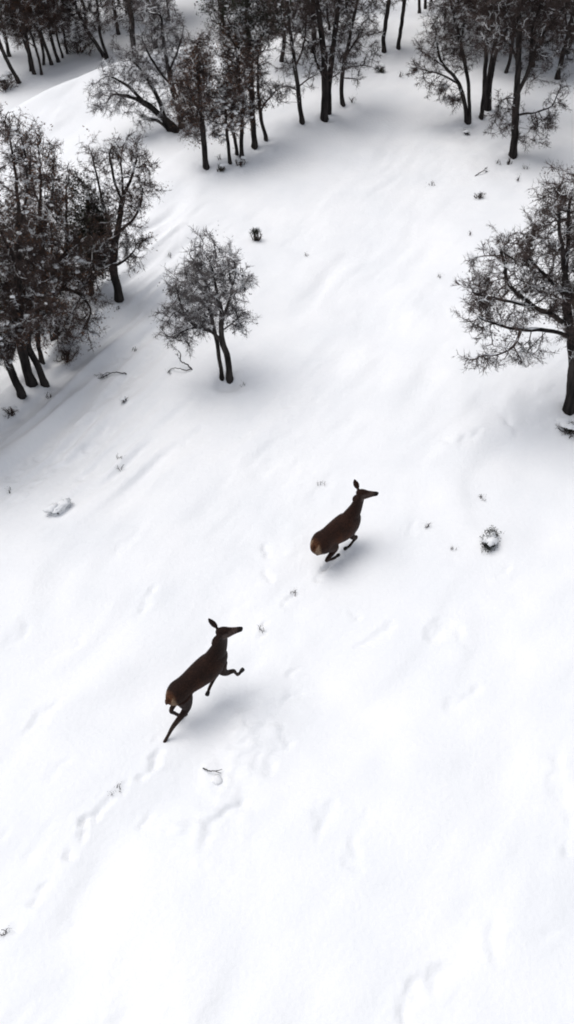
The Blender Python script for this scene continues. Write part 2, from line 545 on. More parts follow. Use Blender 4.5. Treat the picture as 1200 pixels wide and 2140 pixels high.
def build_tree(name, label, base, R, paths, att, rg, group=None, leaf='none', leafn=.5, snow=.3, twig='twig',
               tip=.0068, spr=1.0, kill=.24, clump=0, cat='tree', spray_scale=1.0, jit=.22, trunk_cut=.030, infl=1.3):
    """tree > trunk (one for each stem), crown (> dry_leaves or needles), snow_cover"""
    root = thing(name, label, cat, base, group)
    off = np.asarray(base, float)
    paths = [(np.asarray(p) - off, own) for p, own in paths]
    att = att - off
    nd, par, st = grow(paths, att, rg, step=.11, kill=kill * .72, jit=jit, infl=infl)
    n = len(nd)
    ch = [[] for _ in range(n)]
    for i, p in enumerate(par):
        if p >= 0: ch[p].append(i)
    tips = np.zeros(n)
    for i in range(n - 1, -1, -1):
        if not ch[i]: tips[i] = 1
        if par[i] >= 0: tips[par[i]] += tips[i]
    stems = sorted(set(st[par < 0]))
    rad = np.zeros(n)
    for k, s in enumerate(stems):
        m = st == s
        Rk = R[k] if isinstance(R, (list, tuple)) else R
        mx = max(tips[m].max(), 2)
        e = math.log(mx) / math.log(max(Rk / tip, 1.5))
        rad[m] = tip * tips[m] ** (1 / e)
        # slight flare at the foot and taper up the clear bole
        bole = m & (nd[:, 2] < .35) & (tips > mx * .5)
        rad[bole] *= 1 + .35 * np.clip((.30 - nd[bole][:, 2]) / .30, 0, 1) ** 2
    trunk = {s: MB() for s in stems}
    crown = MB(); snowmb = MB()
    starts = [i for i in range(n) if par[i] < 0]
    while starts:
        s = starts.pop()
        c = [par[s], s] if par[s] >= 0 else [s]
        i = s
        while ch[i]:
            k = max(ch[i], key=lambda q: tips[q])
            starts += [q for q in ch[i] if q != k]
            c.append(k); i = k
        p = nd[c]; r = rad[c].copy()
        if par[s] >= 0: r[0] = min(r[0], r[1] * 1.25)
        r[-1] *= .5
        if len(p) > 3:
            p = p.copy(); p[1:-1] = .25 * p[:-2] + .5 * p[1:-1] + .25 * p[2:]
        thick = rad[s]
        if thick > trunk_cut:
            cut = len(c)
            for q in range(2, len(c)):
                if r[q] < trunk_cut * .5: cut = q + 1; break
            trunk[st[s]].tube(p[:cut], r[:cut], 8 if thick > .05 else 6)
            if len(c) - cut > 0: crown.tube(p[cut - 1:], r[cut - 1:], 4, False)
        else:
            crown.tube(p, r, 4 if thick > .014 else 3, False)
        # snow lying along the upper side of leaning wood
        if snow > 0 and len(p) > 2 and thick > .009:
            tg = np.gradient(p, axis=0); tg /= np.linalg.norm(tg, axis=1)[:, None] + 1e-9
            lie = 1 - np.abs(tg[:, 2])
            lim = rg.random(len(p)) < .85 * snow * np.clip(lie * 1.6, 0, 1) ** 1.5
            lim &= (r > .006)
            a = 0
            while a < len(p):
                if lim[a]:
                    b = a
                    while b + 1 < len(p) and (lim[b + 1] or rg.random() < .35): b += 1
                    a0 = max(a - 1, 0); b0 = min(b + 1, len(p) - 1)
                    if b0 - a0 >= 2:
                        q = p[a0:b0 + 1].copy(); rr = (.50 * r[a0:b0 + 1] + .004) * rg.uniform(.5, 1.25, b0 - a0 + 1)
                        q[:, 2] += r[a0:b0 + 1] * .75
                        rr[0] *= .3; rr[-1] *= .3
                        snowmb.tube(q, rr, 5)
                    a = b + 2
                else: a += 1
    # fine twigs on all thin wood
    thin = np.nonzero((rad < .017) & (par >= 0))[0]
    dirs = nd[thin] - nd[par[thin]]
    reps = rg.poisson(spr * .95, len(thin))
    ix = np.repeat(np.arange(len(thin)), reps)
    P = nd[thin][ix] - dirs[ix] * rg.random(len(ix))[:, None]
    dd = dirs[ix] / .11 + rg.normal(size=(len(ix), 3)) * .55 + np.array([0, 0, .12])
    tipm = np.array([len(ch[i]) == 0 for i in thin])
    F = frames(dd, rg); S = rg.uniform(.55, 1.15, len(ix)) * spray_scale
    tid = rg.integers(0, len(SPRAYS), len(ix))
    for k in range(len(SPRAYS)):
        m = tid == k
        if m.any(): crown.add(*place(SPRAYS[k], P[m], F[m], S[m]))
    if snow > 0:
        # snow dusting on some of the twigs
        sel = rg.random(len(P)) < .25 * snow / .4
        Q = P[sel] + np.array([0, 0, .008]); FQ = F[sel]; SQ = S[sel] * .9; ti = rg.integers(0, len(SNOWY), sel.sum())
        for k in range(len(SNOWY)):
            m = ti == k
            if m.any(): snowmb.add(*place((SNOWY[k][0] * np.array([1, 1, 1.0]), SNOWY[k][1]), Q[m], FQ[m], SQ[m]))
    lf = MB()
    if leaf != 'none':
        T = NEEDLES if leaf == 'evergreen' else LEAFS
        # leaves hang on in patches
        ph = rg.uniform(0, 9, 3)
        pat = np.sin(P[:, 0] * 2.3 + ph[0]) + np.sin(P[:, 1] * 2.1 + ph[1]) + np.sin(P[:, 2] * 2.6 + ph[2])
        keep = rg.random(len(P)) < np.clip(leafn * (1 + .45 * pat), 0, 1)
        Q = P[keep] + F[keep][:, :, 2] * (S[keep] * rg.uniform(.05, .3, keep.sum()))[:, None]
        li = rg.integers(0, len(T), len(Q)); FF = frames(rg.normal(size=(len(Q), 3)), rg); SS = rg.uniform(.7, 1.35, len(Q))
        for k in range(len(T)):
            m = li == k
            if m.any(): lf.add(*place(T[k], Q[m], FF[m], SS[m]))
    if clump:
        # heaps of snow caught on the boughs
        zc = nd[thin][:, 2]
        w = rg.permutation(len(thin))[:clump * 2]
        Q = nd[thin][w]
        for k in range(len(BLOBS)):
            m = (np.arange(len(Q)) % len(BLOBS)) == k
            if m.any():
                s = rg.uniform(.018, .055, m.sum()); an = rg.uniform(0, 6.28, m.sum())
                Fz = np.zeros((m.sum(), 3, 3)); Fz[:, 0, 0] = np.cos(an) * rg.uniform(.8, 1.7, m.sum()); Fz[:, 0, 1] = -np.sin(an); Fz[:, 1, 0] = np.sin(an); Fz[:, 1, 1] = np.cos(an); Fz[:, 2, 2] = rg.uniform(.5, .9, m.sum())
                snowmb.add(*place(BLOBS[k], Q[m], Fz, s))
    for s in stems:
        link('trunk', trunk[s].mesh('trunk', M['bark']), root)
    cr = link('crown', crown.mesh('crown', M[twig]), root)
    if lf.n:
        nm = 'needles' if leaf == 'evergreen' else 'dry_leaves'
        link(nm, lf.mesh(nm, M['evergreen' if leaf == 'evergreen' else 'leaf_' + leaf], False), cr, kind='stuff')
    if snowmb.n:
        link('snow_cover', snowmb.mesh('snow_cover', M['branch_snow']), root, kind='stuff')
    return root

DENS = 2.4

def crown_points(blobs, rg, dens=42, lo=120, hi=1500):
    """attraction points inside ellipsoids (centre, semi-axes)"""
    out = []
    for c, (a, b, h) in blobs:
        vol = 4.19 * a * b * h
        n = int(np.clip(vol * dens * DENS, 40, hi * DENS))
        u = rg.normal(size=(n, 3)); u /= np.linalg.norm(u, axis=1)[:, None]
        r = rg.random(n) ** .42
        p = u * r[:, None]
        # break the outline into lobes
        k = 1 + .22 * np.sin(3.1 * u[:, 0] + c[0] * 5) * np.sin(3.7 * u[:, 2] + c[2] * 3) + .15 * np.sin(5 * u[:, 1] + 2 * u[:, 2] + c[1])
        out.append(np.asarray(c) + p * k[:, None] * np.array([a, b, h]))
    p = np.concatenate(out)
    if len(p) > hi * DENS: p = p[rg.permutation(len(p))[:int(hi * DENS)]]
    return p

def photo_tree(name, label, base_px, R, limbs, blobs, seed, dens=42, hi=1500, **kw):
    """limbs: [[(px,py,dy), ...], own_foot] with dy metres behind the foot; blobs: (px,py,dy,rx_px,ry_px,depth_m)"""
    rg = np.random.default_rng(seed)
    B = at(*base_px)
    def pt(px, py, dy): return on_plane_y(px, py, B[1] + dy)
    paths = []
    for pts, own in limbs:
        q = [pt(*p) for p in pts]
        if own:
            q[0] = q[0].copy(); g = gz(q[0][0], q[0][1])
            q = [np.array([q[0][0], q[0][1], g - .2])] + [np.array([q[0][0], q[0][1], g])] + q[1:]
        paths.append((q, own))
    bl = []
    for px, py, dy, rx, ry, dep in blobs:
        c = pt(px, py, dy); k = ppm(c)
        bl.append((c, (rx / k, dep, ry / k / .82)))
    att = crown_points(bl, rg, dens, hi=hi)
    att = att[att[:, 2] > height(att[:, 0], att[:, 1]) + .25]
    return build_tree(name, label, B, R, paths, att, rg, **kw)

def auto_tree(name, label, base_px, H, R, seed, lean=(0, 0), width=1.2, low=.32, group=None, dens=42, bw=None, own2=None, **kw):
    """an upright tree of height H whose crown begins at low*H"""
    rg = np.random.default_rng(seed)
    B = at(*base_px)
    def up(t, s=0.0): return B + np.array([lean[0] * H * t + s * math.sin(5 * t + seed), lean[1] * H * t + s * math.cos(4 * t + seed), H * t])
    trunk = [B - [0, 0, .2]] + [up(t, .10 * H / 5 * (t > 0)) for t in (0, .12, .25, .4, .55, .7)]
    paths = [(trunk, True)]
    if own2:
        o = np.array([own2[0], own2[1], 0.0]); q = B + o; q[2] = gz(q[0], q[1])
        paths.append(([q - [0, 0, .2], q] + [up(t) + o * (1 + t * 2.5) for t in (.15, .3, .5)], True))
    for k in range(3):
        an = rg.uniform(0, 6.28); t0 = rg.uniform(low * .9, low + .25)
        s = up(t0); d = np.array([math.cos(an), math.sin(an), 0]) * width
        paths.append(([s, s + d * .35 + [0, 0, .10 * H], s + d * .7 + [0, 0, .2 * H]], False))
    bl = []
    cz = (low + 1) / 2
    bl.append((up(cz), (width * .75, width * .75, H * (1 - low) * .5)))
    for k in range(4):
        an = rg.uniform(0, 6.28); t = rg.uniform(low + .1, .85)
        bl.append((up(t) + np.array([math.cos(an), math.sin(an), 0]) * width * rg.uniform(.4, .75), (width * .5, width * .5, H * .16)))
    att = crown_points(bl, rg, dens, hi=1100)
    att = att[att[:, 2] > height(att[:, 0], att[:, 1]) + .3]
    return build_tree(name, label, B, R, paths, att, rg, group=group, **kw)

def copy_tree(src, loc, rz, sc, label, group):
    r = src.copy(); COL.objects.link(r)
    r.location = loc; r.rotation_euler = (0, 0, rz); r.scale = (sc, sc, sc)
    r['label'] = label; r['group'] = group
    for chd in src.children:
        c = chd.copy(); COL.objects.link(c); c.parent = r
        for g in chd.children:
            d = g.copy(); COL.objects.link(d); d.parent = c
    return r

# --- the lone young oak with two stems
photo_tree('oak_tree', 'small bare young oak with two close stems standing alone on the open slope', (480, 798), [.065, .042],
    [([(480, 798, 0), (480, 770, 0), (474, 738, 0), (463, 712, 0), (463, 660, 0), (452, 600, 0), (440, 550, .1)], True),
     ([(465, 801, .02), (462, 770, .02), (457, 735, .03), (450, 712, .1), (446, 680, .2), (435, 640, .35)], True),
     ([(463, 712, 0), (440, 690, -.1), (412, 682, -.15), (385, 688, -.2), (360, 705, -.25)], False),
     ([(412, 682, -.15), (388, 670, -.2), (383, 645, -.2), (372, 620, -.2)], False),
     ([(463, 665, 0), (480, 640, -.1), (486, 600, -.1), (476, 560, 0)], False),
     ([(486, 600, -.1), (496, 570, -.15), (490, 540, -.15)], False),
     ([(464, 690, 0), (485, 675, .1), (505, 660, .2)], False),
     ([(458, 640, 0), (430, 590, .2), (412, 555, .3)], False)],
    [(432, 545, .1, 42, 32, .45), (405, 585, .1, 45, 40, .6), (375, 645, -.2, 38, 42, .5), (352, 690, -.25, 24, 22, .3), (455, 610, 0, 45, 50, .6),
     (500, 655, .1, 32, 34, .45), (478, 555, 0, 16, 30, .3), (512, 582, -.1, 18, 16, .25), (420, 660, .1, 50, 36, .6), (385, 715, -.2, 22, 16, .2)],
    11, dens=95, leaf='grey', leafn=.12, snow=.5, twig='twig_pale', spr=1.6, spray_scale=.85, kill=.16, trunk_cut=.02)

# --- the spreading oak cut by the right edge
photo_tree('oak_tree', 'broad bare oak with long level limbs reaching over the snow beside a dark low bush', (1190, 858), .105,
    [([(1190, 858, 0), (1193, 820, 0), (1198, 780, 0), (1199, 735, 0), (1192, 695, 0), (1184, 640, 0), (1180, 580, 0), (1188, 500, .1), (1190, 430, .2)], True),
     ([(1198, 712, 0), (1170, 692, -.1), (1120, 690, -.2), (1080, 690, -.3), (1040, 676, -.4), (1000, 665, -.45)], False),
     ([(1188, 680, 0), (1150, 655, -.15), (1105, 640, -.2), (1060, 628, -.3), (1020, 622, -.35), (985, 612, -.4)], False),
     ([(1120, 645, -.2), (1085, 615, -.1), (1056, 598, 0), (1057, 555, .05), (1045, 520, .1)], False),
     ([(1184, 625, 0), (1160, 590, .1), (1130, 570, .2), (1105, 535, .3)], False),
     ([(1180, 580, 0), (1176, 520, -.2), (1166, 450, -.2), (1165, 400, -.2)], False),
     ([(1090, 690, -.3), (1080, 725, -.5), (1040, 744, -.6), (1000, 742, -.6)], False),
     ([(1198, 720, 0), (1240, 680, .2), (1290, 640, .3)], False),
     ([(1188, 640, 0), (1230, 560, -.2), (1270, 480, -.2)], False)],
    [(1012, 585, -.2, 45, 45, .7), (1005, 660, -.4, 42, 36, .6), (1065, 560, .1, 45, 62, .8), (1055, 665, -.3, 60, 34, .7), (1125, 545, .2, 55, 60, .9),
     (1150, 620, 0, 60, 50, 1.0), (1160, 455, 0, 40, 60, .7), (1172, 395, -.2, 30, 36, .5), (1030, 752, -.6, 45, 22, .4), (1095, 745, -.4, 40, 24, .4),
     (1250, 560, 0, 80, 110, 1.3), (1240, 690, .2, 70, 50, .9), (1210, 440, .2, 50, 60, .8)],
    12, dens=52, hi=2200, leaf='grey', leafn=.14, snow=.35, spr=1.05, kill=.18, tip=.0085)

# --- the thicket on the left
photo_tree('oak_tree', 'bare forked oak with warm brown twigs leaning out at the edge of the left thicket', (250, 628), .095,
    [([(250, 628, 0), (243, 595, 0), (236, 560, 0), (240, 500, 0), (254, 440, 0), (258, 390, .1), (252, 330, .2)], True),
     ([(257, 405, .1), (275, 375, 0), (287, 330, 0)], False),
     ([(256, 420, 0), (238, 380, .1), (228, 320, .1)], False),
     ([(240, 520, 0), (222, 450, .3), (205, 380, .4), (192, 320, .4)], False),
     ([(243, 490, 0), (275, 465, -.1), (297, 430, -.1), (300, 390, -.1)], False),
     ([(237, 560, 0), (262, 545, -.2), (285, 520, -.2)], False)],
    [(252, 325, .1, 42, 42, .6), (290, 385, -.1, 38, 48, .6), (196, 340, .4, 18, 40, .3), (228, 340, .1, 28, 45, .5), (270, 500, -.1, 40, 40, .6), (215, 520, 0, 48, 44, .7),
     (240, 440, 0, 50, 50, .7), (282, 545, -.2, 26, 24, .3)],
    13, dens=60, leaf='brown', leafn=.35, snow=.3, spr=1.05, kill=.2)
photo_tree('oak_tree', 'twin stemmed dark oak with tall bare top and snowy lower boughs in the left thicket', (67, 803), [.105, .075],
    [([(67, 803, 0), (58, 775, 0), (47, 742, 0), (42, 690, 0), (38, 600, 0), (40, 500, .1), (36, 400, .2), (22, 300, .2), (8, 245, .2)], True),
     ([(90, 787, 0), (80, 765, .05), (68, 742, .1), (56, 732, .1), (60, 660, .3), (75, 560, .5)], True),
     ([(38, 560, 0), (10, 500, 0), (-20, 440, 0)], False),
     ([(40, 480, .1), (58, 400, 0), (52, 320, 0), (42, 270, 0)], False),
     ([(42, 690, 0), (80, 660, -.3), (120, 655, -.4)], False),
     ([(42, 680, 0), (0, 660, -.2), (-40, 650, -.3)], False)],
    [(25, 290, .2, 36, 52, .6), (48, 360, 0, 45, 60, .7), (20, 460, 0, 60, 60, .9), (40, 560, 0, 75, 60, 1.0), (30, 650, -.2, 80, 44, .9), (95, 650, -.4, 45, 36, .6), (50, 690, -.5, 60, 36, .5), (20, 720, -.5, 40, 24, .4), (-30, 560, 0, 60, 90, .9)],
    14, dens=40, hi=1700, leaf='brown', leafn=.7, snow=.3, spr=1.1, kill=.22, clump=60)
photo_tree('oak_tree', 'thick leafed oak whose brown lower crown hangs over the shaded snow of the left thicket', (118, 715), .095,
    [([(118, 715, 0), (112, 695, 0), (103, 670, 0), (96, 620, 0), (88, 540, .1), (84, 450, .2), (86, 360, .2), (80, 300, .2)], True),
     ([(96, 620, 0), (130, 600, -.2), (165, 610, -.3), (190, 640, -.4)], False),
     ([(94, 600, 0), (125, 545, .1), (150, 505, .2)], False),
     ([(85, 480, .2), (110, 410, .1), (112, 350, .1)], False),
     ([(86, 430, .2), (62, 380, .3), (64, 320, .3)], False)],
    [(84, 320, .2, 36, 50, .6), (112, 370, .1, 28, 45, .5), (100, 450, .1, 50, 50, .8), (150, 520, .2, 45, 40, .7), (155, 610, -.2, 58, 40, .8), (178, 668, -.4, 40, 44, .6), (130, 690, -.3, 35, 30, .5), (100, 560, 0, 55, 50, .8)],
    15, dens=52, hi=1700, leaf='brown', leafn=.85, snow=.25, spr=1.15, kill=.2, clump=40)
photo_tree('oak_tree', 'leaning oak with snow tufts at the lowest corner of the left thicket', (46, 827), .085,
    [([(46, 827, 0), (38, 808, 0), (24, 775, 0), (8, 735, 0), (-10, 690, 0), (-25, 620, .1)], True),
     ([(18, 765, 0), (30, 730, -.2), (35, 700, -.2)], False), ([(-8, 695, 0), (-40, 680, -.2), (-80, 690, -.3)], False)],
    [(-25, 620, 0, 60, 60, .9), (10, 690, -.3, 40, 34, .6), (-40, 710, -.2, 50, 40, .7), (15, 745, -.4, 24, 20, .3)],
    16, dens=52, leaf='brown', leafn=.75, snow=.35, spr=1.1, kill=.2, clump=45)
photo_tree('oak_tree', 'thin dark stem with a brown leafy head between the thicket trunks on the left', (88, 756), .05,
    [([(88, 756, 0), (83, 735, 0), (79, 705, 0), (76, 640, 0), (72, 560, 0)], True)],
    [(76, 590, 0, 45, 60, .6), (70, 500, 0, 40, 45, .5)], 17, dens=60, leaf='brown', leafn=.7, snow=.4, spr=1.0, kill=.2)
photo_tree('juniper_tree', 'dark green narrow evergreen rising between the bare crowns of the left thicket', (196, 640), .06,
    [([(196, 640, .4), (190, 560, .4), (186, 480, .4), (182, 400, .4)], True)],
    [(184, 400, .4, 12, 26, .2), (188, 440, .4, 28, 34, .4), (192, 490, .4, 40, 40, .55), (195, 550, .4, 36, 36, .5)],
    18, dens=170, leaf='evergreen', leafn=1.0, snow=.2, spr=1.3, kill=.15, clump=10)
photo_tree('juniper_tree', 'small dark evergreen with pointed top beside the tall bare crowns of the left thicket', (140, 640), .055,
    [([(140, 640, .7), (140, 560, .7), (140, 460, .7), (138, 375, .7)], True)],
    [(138, 375, .7, 9, 22, .2), (140, 420, .7, 18, 32, .3), (140, 480, .7, 30, 40, .4), (138, 540, .7, 30, 40, .4)],
    19, dens=120, leaf='evergreen', leafn=1.0, snow=.2, spr=.9, kill=.17, clump=6)
photo_tree('juniper_tree', 'broad blackish evergreen filling the shaded heart of the left thicket', (40, 720), .08,
    [([(40, 720, .8), (40, 640, .8), (38, 540, .8), (36, 450, .8)], True), ([(40, 640, .8), (80, 580, .8), (110, 560, .8)], False)],
    [(30, 480, .8, 48, 45, .7), (60, 540, .8, 70, 55, .9), (20, 610, .8, 70, 60, .9), (90, 620, .8, 50, 45, .7)],
    20, dens=70, leaf='evergreen', leafn=.95, snow=.3, spr=.8, kill=.2, clump=24)

# --- clump at the top, left of the middle
photo_tree('oak_tree', 'old leaning oak with snow dusted boughs sweeping left over bright snow', (372, 274), [.12, .085, .05],
    [([(368, 276, 0), (350, 256, 0), (328, 234, 0), (305, 216, -.1), (270, 200, -.2), (235, 196, -.3)], True),
     ([(382, 270, .1), (372, 225, .1), (355, 160, .2), (342, 90, .3), (335, 20, .3)], True),
     ([(359, 280, -.1), (346, 263, -.1), (330, 250, -.1), (312, 244, -.15), (300, 250, -.2)], True),
     ([(345, 250, 0), (330, 200, .1), (300, 150, .2), (268, 120, .2)], False),
     ([(305, 216, -.1), (270, 180, 0), (235, 160, 0)], False),
     ([(360, 180, .2), (320, 130, .3), (295, 80, .4)], False),
     ([(355, 150, .2), (375, 100, .2), (385, 50, .2)], False)],
    [(232, 180, -.2, 42, 34, .6), (225, 225, -.3, 32, 22, .4), (285, 140, .2, 55, 45, .8), (330, 60, .3, 55, 60, .8), (275, 215, -.2, 40, 26, .5), (365, 120, .2, 36, 55, .6), (300, 252, -.2, 18, 14, .2), (345, 190, .1, 40, 50, .6)],
    21, dens=46, hi=1700, leaf='none', snow=.85, spr=1.0, kill=.2, twig='twig_pale')
photo_tree('oak_tree', 'slim straight trunk with dense brown crown at the corner of the snowy clump', (432, 352), .075,
    [([(432, 352, 0), (428, 310, 0), (423, 260, 0), (417, 200, 0), (414, 140, 0), (412, 90, 0)], True),
     ([(420, 235, 0), (400, 200, 0), (385, 165, 0)], False)],
    [(405, 190, 0, 45, 50, .6), (416, 115, 0, 30, 40, .5), (398, 262, 0, 22, 26, .3), (385, 225, .1, 26, 30, .4)],
    22, dens=100, leaf='brown', leafn=1.0, snow=.3, spr=1.4, kill=.16, clump=12)
photo_tree('juniper_tree', 'snow laden evergreen with white clumps and low rusty boughs among slim trunks', (480, 342), .045,
    [([(480, 342, 0), (478, 310, 0), (475, 280, 0), (472, 230, .1), (470, 190, .2)], True)],
    [(455, 275, 0, 24, 22, .3), (480, 235, .1, 46, 34, .5), (448, 235, .1, 28, 26, .35), (478, 190, .2, 40, 30, .4)],
    23, dens=130, leaf='brown', leafn=1.0, snow=.6, spr=1.2, kill=.17, clump=95)
photo_tree('oak_tree', 'pair of slim crossing trunks under a brown crown in the snowy clump', (505, 330), [.055, .045],
    [([(505, 330, 0), (504, 290, 0), (506, 240, 0), (500, 170, .1), (496, 110, .2)], True),
     ([(495, 322, .1), (492, 295, .1), (484, 265, .15), (488, 200, .3)], True)],
    [(500, 150, .1, 45, 50, .6), (485, 95, .2, 40, 36, .5), (515, 215, 0, 30, 26, .4)],
    24, dens=85, leaf='brown', leafn=.95, snow=.3, spr=1.3, kill=.17, clump=20)
photo_tree('pine_tree', 'tall dark green pine crown above the slim trunks of the snowy clump', (533, 311), .075,
    [([(533, 311, 0), (532, 280, 0), (527, 235, .1), (524, 160, .2), (520, 80, .3), (515, 0, .3)], True),
     ([(524, 130, .2), (490, 90, .2), (460, 60, .2)], False), ([(522, 100, .2), (560, 60, .3), (590, 40, .3)], False)],
    [(520, 55, .3, 62, 44, .8), (470, 35, .2, 42, 34, .6), (570, 40, .3, 36, 36, .6), (520, -30, .3, 80, 50, .9), (530, 120, .2, 36, 30, .5)],
    25, dens=66, leaf='evergreen', leafn=.9, snow=.4, spr=.8, kill=.2, clump=50)
photo_tree('oak_tree', 'slanting slim trunk with grey twigs at the right end of the snowy clump', (558, 294), .05,
    [([(558, 294, 0), (551, 268, 0), (544, 240, 0), (540, 190, 0), (538, 120, 0)], True), ([(544, 235, 0), (560, 205, -.1), (578, 190, -.1)], False)],
    [(540, 200, -.2, 28, 36, .4), (540, 165, 0, 28, 46, .45), (570, 195, -.1, 24, 20, .3), (548, 110, 0, 30, 36, .4)],
    26, dens=56, leaf='grey', leafn=.25, snow=.4, spr=.85, kill=.2)

# --- trees at the top of the slope, middle
photo_tree('oak_tree', 'slender bare oak with drooping snowy side branches uphill of the open slope', (632, 259), .065,
    [([(632, 259, 0), (629, 235, 0), (624, 205, 0), (623, 180, 0), (616, 130, 0), (608, 70, 0), (602, 10, .1)], True),
     ([(624, 190, 0), (605, 178, -.1), (585, 180, -.2), (572, 195, -.2)], False),
     ([(623, 180, 0), (640, 165, .1), (655, 160, .1)], False), ([(618, 140, 0), (635, 100, .1), (640, 50, .1)], False)],
    [(588, 192, -.2, 28, 22, .35), (606, 100, 0, 34, 60, .6), (640, 100, .1, 24, 50, .5), (650, 165, .1, 18, 18, .3), (604, 10, .1, 50, 50, .7)],
    27, dens=50, leaf='none', snow=.45, spr=.8, kill=.2)
photo_tree('oak_tree', 'stout black oak trunk splitting into upright limbs uphill of the open slope', (677, 251), [.10, .075],
    [([(677, 251, 0), (678, 225, 0), (680, 185, 0), (678, 150, 0), (676, 100, .1), (668, 40, .2), (660, -20, .2)], True),
     ([(688, 223, .25), (687, 190, .25), (690, 150, .25), (696, 100, .3), (704, 40, .3), (712, -20, .3)], True),
     ([(679, 165, 0), (662, 135, .1), (652, 100, .2)], False), ([(680, 175, 0), (700, 158, -.1), (712, 150, -.1)], False)],
    [(680, 60, .2, 50, 60, .8), (650, 70, .2, 36, 50, .6), (710, 50, .3, 36, 50, .7), (685, -40, .2, 80, 60, 1.0), (705, 150, -.1, 16, 14, .2), (690, 125, -.3, 45, 36, .5)],
    28, dens=44, leaf='grey', leafn=.1, snow=.35, spr=.85, kill=.2)
photo_tree('oak_tree', 'bent slim oak with a long arching bough, uphill of the open slope', (717, 222), .06,
    [([(717, 222, 0), (713, 195, 0), (714, 160, 0), (722, 120, 0), (732, 70, .1), (745, 10, .2)], True),
     ([(717, 145, 0), (745, 136, -.2), (770, 137, -.3), (792, 146, -.4)], False),
     ([(722, 115, 0), (745, 90, .1), (755, 50, .1)], False), ([(714, 165, 0), (735, 160, -.2), (752, 168, -.3)], False)],
    [(752, 130, -.2, 36, 16, .4), (742, 165, -.3, 22, 12, .3), (740, 60, .1, 40, 50, .6), (765, 40, .1, 30, 40, .5), (750, -30, .2, 60, 46, .8), (770, 95, 0, 30, 22, .4)],
    29, dens=50, leaf='none', snow=.4, spr=.8, kill=.2)
auto_tree('oak_tree', 'small dark oak with forked head beside a taller slim one at the slope top', (803, 111), 3.6, .065, 30, low=.33, width=.75, leaf='grey', leafn=.3, snow=.35)
auto_tree('oak_tree', 'slim straight oak standing by the gap where the snow runs through', (833, 103), 3.9, .06, 31, low=.38, width=.65, leaf='brown', leafn=.4, snow=.35)

# --- trees on the right above the spreading oak
photo_tree('oak_tree', 'tall bare oak with low drooping twiggy boughs above twig strewn snow', (1072, 328), .10,
    [([(1072, 328, 0), (1076, 290, 0), (1077, 250, 0), (1080, 200, 0), (1083, 140, 0), (1084, 80, .1), (1088, 10, .2), (1090, -70, .2)], True),
     ([(1082, 195, 0), (1098, 165, 0), (1112, 120, 0), (1128, 80, 0), (1160, 35, 0), (1195, 0, 0)], False),
     ([(1078, 243, 0), (1100, 236, -.2), (1130, 234, -.3), (1155, 222, -.3)], False),
     ([(1080, 205, 0), (1060, 203, -.2), (1042, 212, -.3)], False),
     ([(1083, 130, 0), (1068, 95, .1), (1048, 75, .1)], False),
     ([(1112, 118, 0), (1110, 60, .2), (1130, 10, .3)], False)],
    [(1128, 258, -.3, 42, 36, .5), (1045, 245, -.3, 28, 40, .4), (1085, 30, .2, 70, 60, .9), (1150, 50, 0, 50, 50, .7), (1165, 190, -.3, 34, 30, .4), (1090, -60, .2, 100, 70, 1.1), (1030, 60, .1, 46, 44, .7), (1120, 120, .1, 40, 40, .6)],
    32, dens=46, hi=1900, leaf='grey', leafn=.12, snow=.35, spr=1.2, kill=.2)
photo_tree('oak_tree', 'bare oak on two joined stems spreading left over the snow path', (978, 259), [.06, .05],
    [([(976, 259, 0), (973, 225, 0), (966, 190, 0), (955, 165, 0), (935, 145, -.1), (915, 120, -.1), (912, 70, -.1)], True),
     ([(981, 256, 0), (982, 220, 0), (978, 160, .1), (966, 110, .1), (955, 50, .2), (940, 0, .2)], True),
     ([(960, 175, 0), (930, 158, -.2), (895, 148, -.3), (868, 142, -.4)], False),
     ([(930, 140, -.1), (900, 120, -.2), (872, 98, -.3)], False)],
    [(905, 95, -.1, 40, 50, .7), (895, 155, -.3, 32, 24, .4), (950, 60, .1, 45, 55, .8), (950, 0, .2, 55, 50, .8), (975, 110, .1, 26, 40, .5), (938, 212, -.2, 14, 9, .15), (920, 180, -.2, 30, 16, .3)],
    33, dens=50, leaf='none', snow=.45, spr=1.25, kill=.2)
auto_tree('oak_tree', 'dark slanting trunk between the joined oak and the thick black trunk', (1005, 247), 5.2, .06, 34, low=.42, width=1.0, leaf='grey', leafn=.3, snow=.35, lean=(-.02, 0))
auto_tree('oak_tree', 'thick black trunk behind the drooping bare oak', (1020, 229), 5.6, .095, 35, low=.38, width=1.2, leaf='grey', leafn=.35, snow=.35, lean=(.02, 0))
auto_tree('oak_tree', 'blue grey bushy oak crown behind the drooping bare oak at the forest side', (1225, 255), 4.2, .07, 36, low=.25, width=1.0, leaf='grey', leafn=.5, snow=.35)

